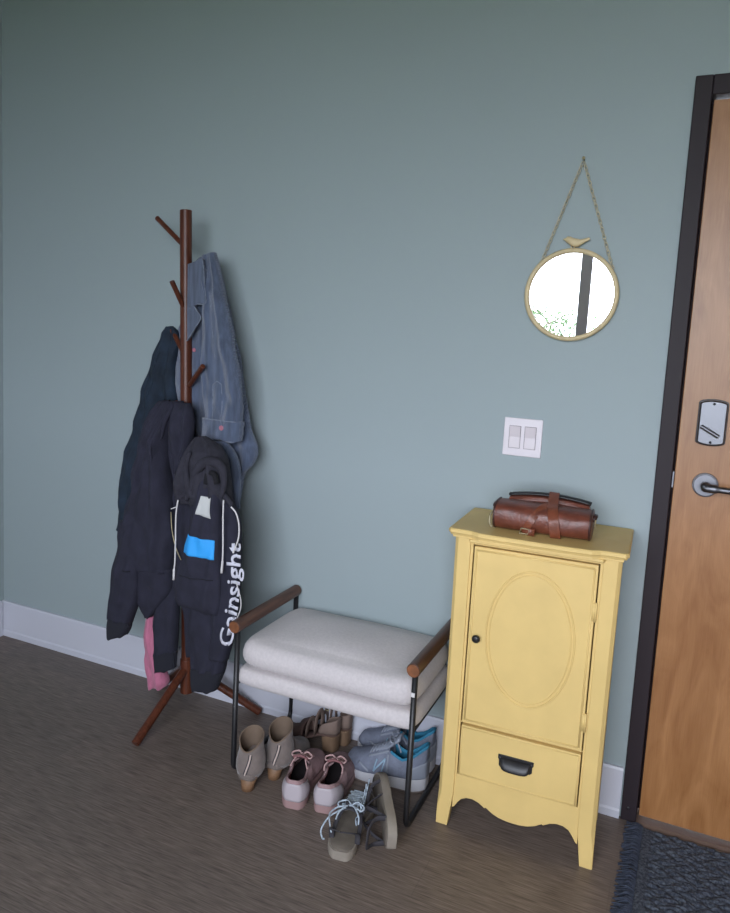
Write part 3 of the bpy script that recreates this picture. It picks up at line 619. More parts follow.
G = {
 'denim_body': [(-1.5095, 1.5957, -1.4366, 1.629, -0.115, 0.012), (-1.5317, 1.5184, -1.4005, 1.5438, -0.11, 0.03), (-1.5539, 1.426, -1.3762, 1.4516, -0.105, 0.036), (-1.5893, 1.3277, -1.3516, 1.3523, -0.1, 0.038), (-1.5905, 1.2221, -1.3234, 1.2528, -0.1, 0.038), (-1.5829, 1.1163, -1.2948, 1.1397, -0.1, 0.038), (-1.549, 1.0122, -1.2709, 1.0465, -0.1, 0.036), (-1.4909, 0.9403, -1.2408, 0.975, -0.105, 0.034), (-1.4387, 0.8767, -1.2522, 0.927, -0.115, 0.03), (-1.4077, 0.8177, -1.279, 0.8833, -0.12, 0.028), (-1.3765, 0.7654, -1.2916, 0.7985, -0.12, 0.02)],
 'denim_sleeve': [(-1.458, 1.6099, -1.4141, 1.6263, -0.135, 0.02), (-1.453, 1.5594, -1.3891, 1.573, -0.145, 0.028), (-1.4342, 1.4664, -1.3588, 1.4813, -0.155, 0.032), (-1.4312, 1.3669, -1.3279, 1.3842, -0.16, 0.034), (-1.4281, 1.2669, -1.297, 1.2811, -0.165, 0.034), (-1.417, 1.1836, -1.278, 1.197, -0.165, 0.034), (-1.4106, 1.1166, -1.2673, 1.1253, -0.165, 0.033), (-1.4089, 1.0692, -1.2688, 1.0689, -0.165, 0.033)],
 'denim_cuff': [(-1.4151, 1.0757, -1.2592, 1.0733, -0.168, 0.034), (-1.414, 1.0418, -1.2618, 1.0399, -0.168, 0.035), (-1.4169, 1.0073, -1.2643, 1.0063, -0.168, 0.034)],
 'denim_flap': [(-1.3667, 1.003, -1.3187, 1.0046, -0.175, 0.01), (-1.3614, 0.9533, -1.2741, 0.9631, -0.18, 0.02), (-1.3468, 0.887, -1.256, 0.9017, -0.18, 0.02), (-1.34, 0.8127, -1.2531, 0.8314, -0.18, 0.016), (-1.3255, 0.7623, -1.2546, 0.7863, -0.175, 0.01)],
 'navy_coat': [(-1.614, 1.371, -1.5925, 1.3753, -0.125, 0.014), (-1.635, 1.3388, -1.5659, 1.3523, -0.125, 0.02), (-1.6599, 1.2815, -1.5642, 1.2936, -0.125, 0.026), (-1.689, 1.2089, -1.5788, 1.2161, -0.12, 0.03), (-1.7232, 1.1239, -1.5718, 1.1288, -0.12, 0.032), (-1.7574, 1.0118, -1.5601, 1.0307, -0.12, 0.032), (-1.7924, 0.8973, -1.592, 0.92, -0.12, 0.03), (-1.8141, 0.8011, -1.6339, 0.8241, -0.12, 0.028), (-1.8263, 0.6934, -1.6766, 0.715, -0.12, 0.025), (-1.8247, 0.6096, -1.7207, 0.626, -0.12, 0.02)],
 'hoodie_body': [(-1.5612, 1.121, -1.4616, 1.1292, -0.228, 0.018), (-1.5809, 1.0926, -1.4481, 1.1107, -0.234, 0.032), (-1.5917, 1.0477, -1.4748, 1.0654, -0.24, 0.04), (-1.6031, 0.9854, -1.502, 1.0027, -0.245, 0.044), (-1.6269, 0.8963, -1.4996, 0.9183, -0.245, 0.046), (-1.6511, 0.7988, -1.4845, 0.8281, -0.245, 0.048), (-1.6773, 0.6954, -1.4748, 0.7261, -0.243, 0.05), (-1.6961, 0.6019, -1.4701, 0.6291, -0.24, 0.05), (-1.7039, 0.5352, -1.4719, 0.5483, -0.24, 0.046)],
 'hoodie_back': [(-1.5459, 1.1109, -1.4462, 1.1192, -0.205, 0.018), (-1.569, 1.0195, -1.4434, 1.0319, -0.205, 0.026), (-1.5652, 0.8809, -1.4558, 0.9011, -0.205, 0.028), (-1.5528, 0.7419, -1.4723, 0.7606, -0.205, 0.028), (-1.5465, 0.6013, -1.4906, 0.6037, -0.208, 0.026), (-1.54, 0.5236, -1.501, 0.5236, -0.208, 0.02)],
 'hoodie_fold': [(-1.4993, 1.1196, -1.4258, 1.1257, -0.232, 0.016), (-1.496, 1.0805, -1.4069, 1.0951, -0.245, 0.028), (-1.4906, 1.0316, -1.3977, 1.0474, -0.255, 0.034), (-1.4785, 0.9796, -1.4017, 0.9945, -0.258, 0.034), (-1.4664, 0.9337, -1.4138, 0.9465, -0.256, 0.028), (-1.4616, 0.8896, -1.4331, 0.8965, -0.25, 0.016)],
 'hoodie_hem': [(-1.7013, 0.5474, -1.4699, 0.56, -0.243, 0.047), (-1.6575, 0.4818, -1.4703, 0.4923, -0.24, 0.04), (-1.6158, 0.4172, -1.5068, 0.4283, -0.24, 0.03), (-1.5879, 0.3648, -1.5616, 0.3667, -0.24, 0.015)],
 'hoodie_sleeve': [(-1.6825, 0.6985, -1.5555, 0.6899, -0.262, 0.025), (-1.6883, 0.592, -1.582, 0.5747, -0.268, 0.032), (-1.7046, 0.4991, -1.5886, 0.4849, -0.268, 0.034), (-1.7184, 0.4048, -1.6018, 0.4102, -0.266, 0.033), (-1.7237, 0.3406, -1.6286, 0.3425, -0.264, 0.03)],
 'hoodie_cuff': [(-1.7238, 0.3443, -1.6287, 0.3461, -0.264, 0.029), (-1.7277, 0.3028, -1.6369, 0.3115, -0.264, 0.028), (-1.727, 0.2622, -1.6499, 0.2904, -0.264, 0.025)],
 'hoodie_far_sleeve': [(-1.5379, 0.4821, -1.4617, 0.5143, -0.225, 0.026), (-1.5528, 0.3889, -1.459, 0.4261, -0.225, 0.03), (-1.5548, 0.2974, -1.4605, 0.3363, -0.225, 0.03), (-1.5529, 0.2245, -1.4624, 0.2565, -0.225, 0.028)],
 'hoodie_far_cuff': [(-1.5531, 0.2318, -1.4626, 0.2637, -0.225, 0.028), (-1.547, 0.1668, -1.465, 0.1978, -0.225, 0.025)],
 'grey_body': [(-1.4002, 0.9828, -1.2909, 0.9979, -0.27, 0.02), (-1.4298, 0.9057, -1.2537, 0.9337, -0.265, 0.034), (-1.4428, 0.8023, -1.2303, 0.832, -0.26, 0.036), (-1.4438, 0.7001, -1.2115, 0.7432, -0.26, 0.036), (-1.4449, 0.5967, -1.2003, 0.6529, -0.26, 0.036), (-1.4423, 0.5105, -1.2002, 0.5566, -0.26, 0.034), (-1.4156, 0.453, -1.2242, 0.4815, -0.26, 0.03), (-1.3947, 0.3637, -1.2349, 0.3917, -0.262, 0.03), (-1.3878, 0.2773, -1.2474, 0.3067, -0.262, 0.026)],
 'grey_sleeve': [(-1.2983, 0.9294, -1.2568, 0.9345, -0.32, 0.015), (-1.3079, 0.8714, -1.2363, 0.8808, -0.325, 0.028), (-1.3177, 0.8162, -1.2234, 0.8296, -0.33, 0.032), (-1.3384, 0.7384, -1.2188, 0.7571, -0.33, 0.034), (-1.3557, 0.6634, -1.214, 0.681, -0.33, 0.034), (-1.3747, 0.5866, -1.2122, 0.5969, -0.328, 0.034), (-1.3946, 0.5048, -1.2108, 0.5049, -0.325, 0.032), (-1.3883, 0.4848, -1.2155, 0.4734, -0.322, 0.026)],
 'grey_far_sleeve': [(-1.3453, 0.4899, -1.2204, 0.4983, -0.3, 0.028), (-1.3465, 0.4047, -1.2023, 0.4257, -0.3, 0.032), (-1.3397, 0.3205, -1.1995, 0.3528, -0.3, 0.032), (-1.3375, 0.252, -1.2119, 0.2757, -0.3, 0.03)],
 'grey_cuff': [(-1.3378, 0.2623, -1.2085, 0.2867, -0.3, 0.029), (-1.3364, 0.2176, -1.226, 0.2383, -0.3, 0.028), (-1.3314, 0.191, -1.2403, 0.2039, -0.3, 0.025)],
 'print_sleeve': [(-1.2409, 0.8377, -1.1995, 0.8339, -0.3, 0.02), (-1.235, 0.775, -1.1716, 0.7783, -0.305, 0.028), (-1.2331, 0.6788, -1.1617, 0.6749, -0.308, 0.03), (-1.2332, 0.5807, -1.1611, 0.5683, -0.308, 0.03), (-1.241, 0.4801, -1.1683, 0.4688, -0.308, 0.03), (-1.2533, 0.3939, -1.1801, 0.3869, -0.308, 0.03), (-1.2639, 0.3233, -1.198, 0.3219, -0.306, 0.028)],
 'hood': [(-1.366, 1.0229, -1.331, 1.0297, -0.275, 0.012), (-1.381, 0.9898, -1.2729, 1.0047, -0.285, 0.035), (-1.3955, 0.9403, -1.238, 0.9651, -0.295, 0.05), (-1.4059, 0.8873, -1.2212, 0.9106, -0.3, 0.054), (-1.4164, 0.8397, -1.2157, 0.8667, -0.3, 0.05), (-1.4234, 0.8046, -1.2102, 0.8314, -0.295, 0.04)],
 'pink': [(-1.6009, 0.4078, -1.5656, 0.4148, -0.2, 0.018), (-1.6125, 0.3315, -1.5636, 0.3419, -0.2, 0.022), (-1.6147, 0.2379, -1.5567, 0.2511, -0.2, 0.024), (-1.6129, 0.1632, -1.537, 0.1777, -0.2, 0.026), (-1.6024, 0.1092, -1.5136, 0.1313, -0.2, 0.026), (-1.5973, 0.084, -1.5216, 0.1032, -0.2, 0.022)],
 'string_left': [(-1.3711, -0.352, 0.8288), (-1.3774, -0.352, 0.7793), (-1.377, -0.352, 0.698), (-1.377, -0.352, 0.6323), (-1.3799, -0.352, 0.5988)],
 'tip_left': [(-1.38, -0.352, 0.6021), (-1.3805, -0.352, 0.5656)],
 'string_mid': [(-1.1955, -0.358, 0.8543), (-1.195, -0.358, 0.792), (-1.192, -0.358, 0.7138), (-1.1918, -0.358, 0.66)],
 'tip_mid': [(-1.1919, -0.358, 0.6632), (-1.1941, -0.358, 0.6246)],
 'string_right': [(-1.1715, -0.352, 0.8348), (-1.1528, -0.352, 0.8189), (-1.1405, -0.352, 0.7834), (-1.1407, -0.352, 0.7428), (-1.152, -0.352, 0.7096), (-1.1586, -0.352, 0.6927)],
 'cord_right': [(-1.1454, -0.35, 0.6028), (-1.1292, -0.35, 0.5614), (-1.1243, -0.35, 0.5305), (-1.1338, -0.35, 0.4966), (-1.1473, -0.35, 0.4648)],
 'stub': [(-1.4071, -0.34, 0.7922), (-1.3876, -0.34, 0.8015)],
 'zip_line': [(-1.4386, -0.3, 0.77), (-1.4328, -0.3, 0.7105), (-1.4149, -0.3, 0.6528), (-1.3935, -0.3, 0.6161)],
 'hood_fold': [(-1.3455, -0.345, 0.8311), (-1.3239, -0.345, 0.8789), (-1.3101, -0.345, 0.9252), (-1.2809, -0.345, 0.9571), (-1.2438, -0.345, 0.9646), (-1.2137, -0.345, 0.9495), (-1.2047, -0.345, 0.907), (-1.2138, -0.345, 0.8557)],
 'hood_fold_b': [(-1.3365, -0.343, 0.9851), (-1.3502, -0.343, 0.9327), (-1.3409, -0.343, 0.8827), (-1.3167, -0.343, 0.8476), (-1.2723, -0.343, 0.8853), (-1.2513, -0.343, 0.9258)],
 'hood_rim': [(-1.3883, -0.335, 0.8233), (-1.3614, -0.335, 0.8433), (-1.3228, -0.335, 0.8518), (-1.2778, -0.335, 0.8738), (-1.2288, -0.335, 0.8708), (-1.1947, -0.335, 0.8503), (-1.1794, -0.335, 0.8337)],
 'hood_opening': [(-1.266, -0.352, 0.8939), (-1.2597, -0.352, 0.9261), (-1.2375, -0.352, 0.9288), (-1.2253, -0.352, 0.8992)],
 'collar': [(-1.4851, -0.187, 1.5805), (-1.4591, -0.187, 1.5888), (-1.4274, -0.187, 1.6001), (-1.4181, -0.187, 1.5616), (-1.4144, -0.187, 1.5132), (-1.4064, -0.187, 1.455), (-1.4383, -0.187, 1.4509), (-1.4703, -0.187, 1.4369), (-1.4825, -0.187, 1.4365)],
 'lapel': [(-1.485, -0.184, 1.4399), (-1.4565, -0.184, 1.444), (-1.4438, -0.184, 1.428), (-1.4269, -0.184, 1.4056), (-1.4501, -0.184, 1.3718), (-1.4814, -0.184, 1.3273)],
 'white_patch': [(-1.2785, -0.33, 0.8557), (-1.2467, -0.33, 0.8524), (-1.2383, -0.33, 0.7892), (-1.2948, -0.33, 0.7969)],
 'blue_patch': [(-1.3411, -0.33, 0.7249), (-1.2275, -0.33, 0.7199), (-1.2252, -0.33, 0.6591), (-1.3588, -0.33, 0.6613)],
 'text_path': [(-1.1666, -0.33, 0.3751), (-1.1536, -0.33, 0.4728), (-1.1447, -0.33, 0.5715), (-1.1483, -0.33, 0.7933)],
 'buttons': [(-1.3209, -0.2, 1.0501), (-1.4808, -0.14, 1.2978)],
}

# ------------------------------------------------------------------ clothes on the rack
def drape(key, folds=5, amp=.35, seed=0, n=96, per=7, ex=.75, bottom_wave=0.004, flat_back=1.0):
    rows = G[key]; rr = crom([Vector((a, b, c)) for a, b, c, *_ in rows], per), crom([Vector((d_, e, h)) for *_, d_, e, h in [(0, 0, 0, r[3], r[4], r[5]) for r in rows]], per)
    A, B = rr; K_ = len(A); rnd = random.Random(seed); v = []; f = []
    ph = [rnd.uniform(0, 6.28) for _ in range(12)]; fr = [folds*rnd.uniform(.7, 1.4) for _ in range(4)]
    for i in range(K_):
        Lp = Vector((A[i].x, B[i].y, A[i].y)); Rp = Vector((A[i].z, B[i].y, B[i].x)); c = (Lp+Rp)/2; h = (Rp-Lp)/2; d_ = max(B[i].z, .004); t = i/(K_-1)
        fade = min(1, .55+3*t)
        for k in range(n):
            a = 2*math.pi*k/n; u = math.cos(a); s_ = math.sin(a)
            uu = math.copysign(abs(u)**ex, u); ss = math.copysign(abs(s_)**ex, s_)
            w_ = (math.sin(fr[0]*u*.9+ph[0]+1.6*t)+.7*math.sin(fr[1]*u*1.7+ph[1]-2.6*t)+.28*math.sin(fr[2]*u*3.0+ph[2]+4*t)+.35*math.sin(9*t+3*u+ph[3]))
            disp = amp*.4*w_*fade*(1-abs(u)**6)
            z0_ = c.z+h.z*uu
            y_ = c.y+h.y*uu-ss*d_*(1+disp if s_ > 0 else flat_back)
            if s_ > -.2: y_ -= amp*.042*fade*noise.noise(Vector((c.x*14+h.x*uu*26+t*2+seed, seed*1.7, z0_*11+h.x*uu*12)))+amp*.010*noise.noise(Vector((h.x*uu*50+seed, 3.1, z0_*30)))
            edge = 1+.012*math.sin(13*t+ph[4])*abs(u)
            z_ = c.z+h.z*uu
            if i == K_-1: z_ -= bottom_wave*math.sin(6*u+ph[5])
            v.append((c.x+h.x*uu*edge, y_, z_))
    for i in range(K_-1):
        for k in range(n): f.append((i*n+k, i*n+(k+1) % n, (i+1)*n+(k+1) % n, (i+1)*n+k))
    f += [tuple(range(n)), tuple(range((K_-1)*n, K_*n))]
    return MB().add(v, f)
def garment(name, label, cat, at):
    return tag(empty(name, at), label, cat)
def gpart(g, mb, name, mt, **k):
    o = mb.obj(name, mt, g, **k); 
    for i, p in enumerate(mb.v): pass
    o.location = -Vector(g.location); return o
def surface(*mbs):
    V = []; F = []
    for mb in mbs:
        n = len(V); V += [Vector(p) for p in mb.v]; F += [tuple(i+n for i in q) for q in mb.f]
    return BVHTree.FromPolygons(V, F)
def wrapy(pts, bvh, off):
    out = []
    for p in pts:
        p = Vector(p); h = bvh.ray_cast(Vector((p.x, -1.5, p.z)), Vector((0, 1, 0)))
        out.append(Vector((p.x, (h[0].y if h[0] else p.y)-off, p.z)))
    return out
def patch(quad, bvh, th=.0012, nx=14, nz=10):
    a, b, c, d_ = [Vector(q) for q in quad]; v = []; f = []
    for j in range(nz+1):
        for i in range(nx+1):
            u, w = i/nx, j/nz; v.append((a*(1-u)+b*u)*(1-w)+(d_*(1-u)+c*u)*w)
    fr_ = wrapy(v, bvh, th); bk = wrapy(v, bvh, -th); n = len(v); W_ = nx+1
    for j in range(nz):
        for i in range(nx):
            q = (j*W_+i, j*W_+i+1, (j+1)*W_+i+1, (j+1)*W_+i); f.append(q); f.append(tuple(k+n for k in reversed(q)))
    per = [i for i in range(W_)]+[j*W_+nx for j in range(1, nz+1)]+[nz*W_+i for i in range(nx-1, -1, -1)]+[j*W_ for j in range(nz-1, 0, -1)]
    for q in range(len(per)): a_, b_ = per[q], per[(q+1) % len(per)]; f.append((a_, b_, b_+n, a_+n))
    return MB().add(fr_+bk, f)
def seam(pts, bvh, r=.0012, off=.0008, k=8):
    return MB().tube(wrapy(crom(pts, k), bvh, off), r, 6)
def row_lr(key, i, u, t=0):
    r = G[key][i]; return Vector((r[0]+(r[2]-r[0])*u, r[4], r[1]+(r[3]-r[1])*u))
def button(p, r, mt, g, name='button'):
    mb = MB(); pf = [(r, 0), (r, -.002), (r*.8, -.0035), (r*.55, -.0028), (.0003, -.0026)]; v = []; f = []; n = 20
    for rr_, yy in pf: v += [(p.x+rr_*math.cos(2*math.pi*i/n), p.y+yy, p.z+rr_*math.sin(2*math.pi*i/n)) for i in range(n)]
    for j in range(len(pf)-1): f += [(j*n+i, j*n+(i+1) % n, (j+1)*n+(i+1) % n, (j+1)*n+i) for i in range(n)]
    mb.add(v, f); return gpart(g, mb, name, mt)

# blue corduroy shirt jacket, upper right peg
g = garment('shirt_jacket', 'faded blue corduroy shirt jacket with collar hanging from the upper right peg', 'jacket', (-1.43, -.11, 1.62))
sb = drape('denim_body', 4, .30, 3); gpart(g, sb, 'jacket_body', 'denim')
ss_ = drape('denim_sleeve', 5, .30, 5); sl = gpart(g, ss_, 'sleeve', 'denim')
sc_ = drape('denim_cuff', 3, .08, 6); gpart(g, sc_, 'cuff', 'denim')
fl_ = drape('denim_flap', 3, .25, 8); gpart(g, fl_, 'jacket_front', 'denim')
def slab(poly, th, drop=.0):
    n = len(poly); v = [Vector(p) for p in poly]+[Vector(p)+Vector((0, th, 0)) for p in poly]
    return MB().add(v, [tuple(range(n)), tuple(reversed(range(n, 2*n)))]+[(i, (i+1) % n, (i+1) % n+n, i+n) for i in range(n)])
gpart(g, slab(G['collar'], .012), 'collar', 'denim', bevel=.002, smooth=False)
gpart(g, slab(G['lapel'], .010), 'lapel', 'denim', bevel=.002, smooth=False)
mb = MB().tube([Vector(p)+Vector((0, -.001, 0)) for p in crom(G['collar'][2:7], 4)], .0016, 6).tube([Vector(p)+Vector((0, -.001, 0)) for p in crom(G['lapel'][1:6], 4)], .0016, 6)
gpart(g, mb, 'collar_stitching', 'denim_edge')
bs = surface(ss_, sc_)
mb = MB()
for i_ in (0, 2): mb.tube(wrapy([row_lr('denim_cuff', i_, u/12) for u in range(1, 12)], bs, .0006), .0016, 6)
mb.tube(wrapy([row_lr('denim_sleeve', i, .36 if i < 7 else .36) for i in range(5, 8)], bs, .0006), .0013, 6)
mb.tube(wrapy([row_lr('denim_sleeve', i, .60) for i in range(5, 8)], bs, .0006), .0013, 6)
for i_, u_ in ((4, .30), (5, .62)): pass
mb.tube(wrapy([row_lr('denim_sleeve', 5, .36), row_lr('denim_sleeve', 5, .48)+Vector((0, 0, .012)), row_lr('denim_sleeve', 5, .60)], bs, .0006), .0013, 6)
mb.tube(wrapy([row_lr('denim_sleeve', i, .50) for i in range(1, 5)], bs, .0006), .0012, 6)
gpart(g, mb, 'sleeve_stitching', 'denim_edge')
b0, b1 = wrapy(G['buttons'][:1], bs, .0)[0], wrapy(G['buttons'][1:], surface(sb), .0)[0]
button(b0, .0085, 'button_pink', g); button(b1, .0070, 'button_pink', g)
bf = surface(fl_)
f0 = wrapy([row_lr('denim_flap', 1, .35), row_lr('denim_flap', 2, .55), row_lr('denim_flap', 3, .65)], bf, .0005)
gpart(g, MB().tube(f0, .0014, 6), 'front_seam', 'denim_edge')

# dark navy coat on the left
g = garment('dark_coat', 'dark navy coat hanging furthest back on the left of the rack', 'coat', (-1.56, -.125, 1.32))
nb = drape('navy_coat', 4, .5, 11); gpart(g, nb, 'coat_body', 'navy')
bvn = surface(nb)
gpart(g, seam([row_lr('navy_coat', i, .42) for i in range(2, 10)], bvn, .0016), 'side_seam', 'navy')

# charcoal hoodie
g = garment('charcoal_sweatshirt', 'plain charcoal sweatshirt on the left front peg with one sleeve hanging far left', 'sweatshirt', (-1.50, -.23, 1.11))
hb = drape('hoodie_body', 3.6, .55, 23); gpart(g, hb, 'sweatshirt_body', 'charcoal')
gpart(g, drape('hoodie_hem', 3, .2, 24), 'waistband', 'charcoal')
for nm, ky, mt, am in (('sleeve', 'hoodie_sleeve', 'charcoal', .25), ('cuff', 'hoodie_cuff', 'rib', .05), ('sleeve', 'hoodie_far_sleeve', 'charcoal', .25), ('cuff', 'hoodie_far_cuff', 'rib', .05)):
    gpart(g, drape(ky, 4, am, len(ky)), nm, mt)
# gathered cloth tucks below the peg
mb = MB()
bh = surface(hb)
for k, (u0, u1, e) in enumerate(((.30, .12, 3), (.45, .38, 3), (.58, .66, 4), (.72, .92, 3), (.62, .80, 4))):
    pts = [row_lr('hoodie_body', i, u0+(u1-u0)*(i/e)) for i in range(0, e+1)]
    P_ = wrapy(crom(pts, 6), bh, -.004); mb.tube(P_, [.004+.005*math.sin(math.pi*i/(len(P_)-1)) for i in range(len(P_))], 8)
gpart(g, mb, 'gathered_tucks', 'charcoal')
gpart(g, drape('hoodie_fold', 3, .5, 27), 'bunched_sleeve', 'charcoal')
gpart(g, drape('hoodie_back', 3, .5, 29), 'sweatshirt_back', 'charcoal')
gpart(g, seam([row_lr('hoodie_body', 8, u/10)-Vector((0, 0, .002)) for u in range(1, 10)], bh, .0013), 'hem_seam', 'seam_and_shade')

# grey hoodie with prints
g = garment('printed_hoodie', 'dark grey hooded sweatshirt with white drawstrings, blue and white prints and lettering', 'hoodie', (-1.40, -.29, 1.0))
gb = drape('grey_body', 3, .3, 31); gpart(g, gb, 'hoodie_body', 'charcoal')
gs = drape('grey_sleeve', 3, .28, 33); gpart(g, gs, 'sleeve', 'charcoal')
gf = drape('grey_far_sleeve', 4, .3, 35); gpart(g, gf, 'sleeve_end', 'charcoal')
gpart(g, drape('grey_cuff', 3, .06, 36), 'cuff', 'rib')
pr_ = drape('print_sleeve', 2, .12, 37); gpart(g, pr_, 'printed_sleeve', 'charcoal')
hd = drape('hood', 4, .5, 38); gpart(g, hd, 'hood', 'grey_hood')
def roll(key, r0, r1, k=8):
    P_ = crom(G[key], k); n = len(P_)
    return MB().tube(P_, [r0+(r1-r0)*math.sin(math.pi*i/(n-1)) for i in range(n)], 14)
gpart(g, roll('hood_fold', .006, .016), 'hood_fold', 'grey_hood'); gpart(g, roll('hood_fold_b', .005, .013), 'hood_fold', 'grey_hood')
gpart(g, roll('hood_rim', .007, .010), 'hood_rim', 'grey_hood')
gpart(g, MB().tube(crom(G['hood_opening'], 5), .0085, 10), 'hood_hollow_shade', 'seam_and_shade')  # solid black roll in place of the shade in the hood's opening
bg_ = surface(gs)
gpart(g, patch(G['white_patch'], bg_), 'white_print', 'print_grey'); gpart(g, patch(G['blue_patch'], bg_), 'blue_print', 'print_blue')
gpart(g, seam([row_lr('grey_sleeve', 5, u/10)-Vector((0, 0, .004*u/10)) for u in range(1, 10)], bg_, .0012), 'hem_seam', 'seam_and_shade')
for k in ('string_left', 'string_mid', 'string_right', 'cord_right', 'stub'):
    r_ = .0024 if k.startswith('string') else .0016
    gpart(g, MB().tube(crom(G[k], 6), r_, 8), 'drawstring', 'white_cord')
for k in ('tip_left', 'tip_mid'): gpart(g, MB().tube(crom(G[k], 3), .0036, 8), 'drawstring_tip', 'white_cord')
gpart(g, MB().tube(crom(G['zip_line'], 6), .0016, 8), 'zip_edge', 'brass')
# lettering down the sleeve, reading upwards
cu = bpy.data.curves.new('lettering', 'FONT'); cu.body = 'Gainsight'; cu.size = .064; cu.extrude = 0.0; cu.offset = .0009; cu.resolution_u = 3
to = bpy.data.objects.new('tmp', cu); C.objects.link(to); bpy.context.view_layer.update()
tm = bpy.data.meshes.new_from_object(to.evaluated_get(bpy.context.evaluated_depsgraph_get())); bpy.data.objects.remove(to)
bm = bmesh.new(); bm.from_mesh(tm); bmesh.ops.triangulate(bm, faces=bm.faces)
bmesh.ops.subdivide_edges(bm, edges=[e for e in bm.edges if e.calc_length() > .006], cuts=2)
tp = crom(G['text_path'], 20); acc = [0.0]
for a_, b_ in zip(tp, tp[1:]): acc.append(acc[-1]+(b_-a_).length)
def on_path(s_):
    for i in range(len(tp)-1):
        if s_ <= acc[i+1] or i == len(tp)-2:
            t_ = (s_-acc[i])/(acc[i+1]-acc[i]); return tp[i].lerp(tp[i+1], t_), (tp[i+1]-tp[i]).normalized()
xmax = max(v_.co.x for v_ in bm.verts); bp_ = surface(pr_, gf)
for v_ in bm.verts:
    p, t_ = on_path(v_.co.x/xmax*.345); lf = Vector((t_.z, 0, -t_.x)); lf = -lf if lf.x > 0 else lf
    v_.co = wrapy([p+lf*v_.co.y], bp_, .0012)[0]
bm.to_mesh(tm); bm.free()
lt = link('white_lettering', tm, 'print_white', g, smooth=False); lt.location = -Vector(g.location)
q = lt.modifiers.new('s', 'SOLIDIFY'); q.thickness = .0008

# pink garment low behind
g = garment('pink_top', 'pink jersey garment hanging lowest beside the rack legs', 'top', (-1.55, -.20, .47))
gpart(g, drape('pink', 4, .35, 41), 'pink_fabric', 'pink_cloth')

# ------------------------------------------------------------------ shoes
FOOT = [(0, .26), (.004, .36), (.015, .46), (.05, .62), (.10, .74), (.18, .80), (.32, .76), (.45, .78), (.60, .94), (.72, 1.0), (.82, .95), (.90, .80), (.95, .62), (.985, .38), (1, 0)]
ST = [0, .004, .015, .03, .05, .08, .12, .17, .22, .27, .32, .37, .42, .47, .52, .57, .62, .67, .72, .77, .82, .86, .90, .93, .955, .975, .99, .997, 1]
def footw(s): return interp(FOOT, s)
def curve_off(s, L): return .010*math.sin(math.pi*s)     # slight banana
def sole_mb(L, W, z0, z1, grow=0.0, side=1, bulge=.003):
    st = ST; v = []; f = []; lv = [0, .25, .75, 1]
    for s_ in st:
        w_ = footw(s_)*W/2+(grow if 0 < s_ < 1 else 0); x_ = s_*(L+2*grow)-grow; a, b = z0(s_), z1(s_)
        for sg in (-1, 1):
            for k, t in enumerate(lv):
                ww = w_*(1 if t in (.25, .75) else .965); v.append((x_, sg*ww+side*curve_off(s_, L), a+(b-a)*t))
    n = 8
    for i in range(len(st)-1):
        for k in range(3):
            f.append((i*n+k, i*n+k+1, (i+1)*n+k+1, (i+1)*n+k)); f.append((i*n+4+k, (i+1)*n+4+k, (i+1)*n+5+k, i*n+5+k))
        f.append((i*n, (i+1)*n, (i+1)*n+4, i*n+4)); f.append((i*n+3, i*n+7, (i+1)*n+7, (i+1)*n+3))
    e = (len(st)-1)*n; f.append((0, 4, 5, 6, 7, 3, 2, 1)); f.append((e, e+1, e+2, e+3, e+7, e+6, e+5, e+4))
    return MB().add(v, f)
def upper_mb(L, W, z1, H, collar, s0, s1, side=1, lean=.28, M_=20, off=0.0, smax=1.0, zfrac=1.0, open_front=None, smin=0.0, p=.8):
    st = [s_ for s_ in ST if smin <= s_ <= smax]; v = []; f = []; op = []
    jL = M_//2-1
    for s_ in st:
        w_ = footw(s_)*W/2*.97+(off if 0 < s_ < 1 else 0); x_ = s_*L-off*(1-min(1, s_/.06)); isop = s0 <= s_ <= s1; op.append(isop)
        for j in range(M_+1):
            if isop:
                jj = min(j, M_-j); t = min(1, jj/jL)*zfrac; c = collar(s_)
                yy = w_*(1-lean*t*t)+.004*math.sin(t*math.pi); sg = 1 if j < M_/2 else -1
                if j == M_//2: sg = 0
                v.append((x_, sg*yy+side*curve_off(s_, L), z1(s_)+c*t))
            else:
                a = math.pi*j/M_; sx = math.cos(a)
                v.append((x_, w_*math.copysign(abs(sx)**p, sx)+side*curve_off(s_, L), z1(s_)+(H(s_)+off)*abs(math.sin(a))**.85*1.0))
    n = M_+1
    for i in range(len(st)-1):
        for j in range(M_):
            if (op[i] or op[i+1]) and (jL <= j < M_-jL): continue
            f.append((i*n+j, (i+1)*n+j, (i+1)*n+j+1, i*n+j+1))
    if smin == 0:
        for j in range(jL if op[0] else M_//2): f.append((j, j+1, M_-j-1, M_-j) if j+1 != M_-j-1 else (j, j+1, M_-j))
    return MB().add(v, f)
def lace_mb(L, W, z1, H, a0, a1, n, side=1, r=.0022, hh=.004):
    mb = MB()
    for k in range(n):
        s0_ = a0+(a1-a0)*k/(n-1)
        for sg in (1, -1):
            pts = []
            for q_ in range(7):
                t = -1+2*q_/6; s_ = s0_+sg*t*.018; x_ = s_*L; w_ = .020+.004*k/n
                pts.append((x_, t*w_+side*curve_off(s_, L), z1(s_)+H(s_)*(1-.16*t*t)+hh))
            mb.tube(pts, r, 6)
    return mb
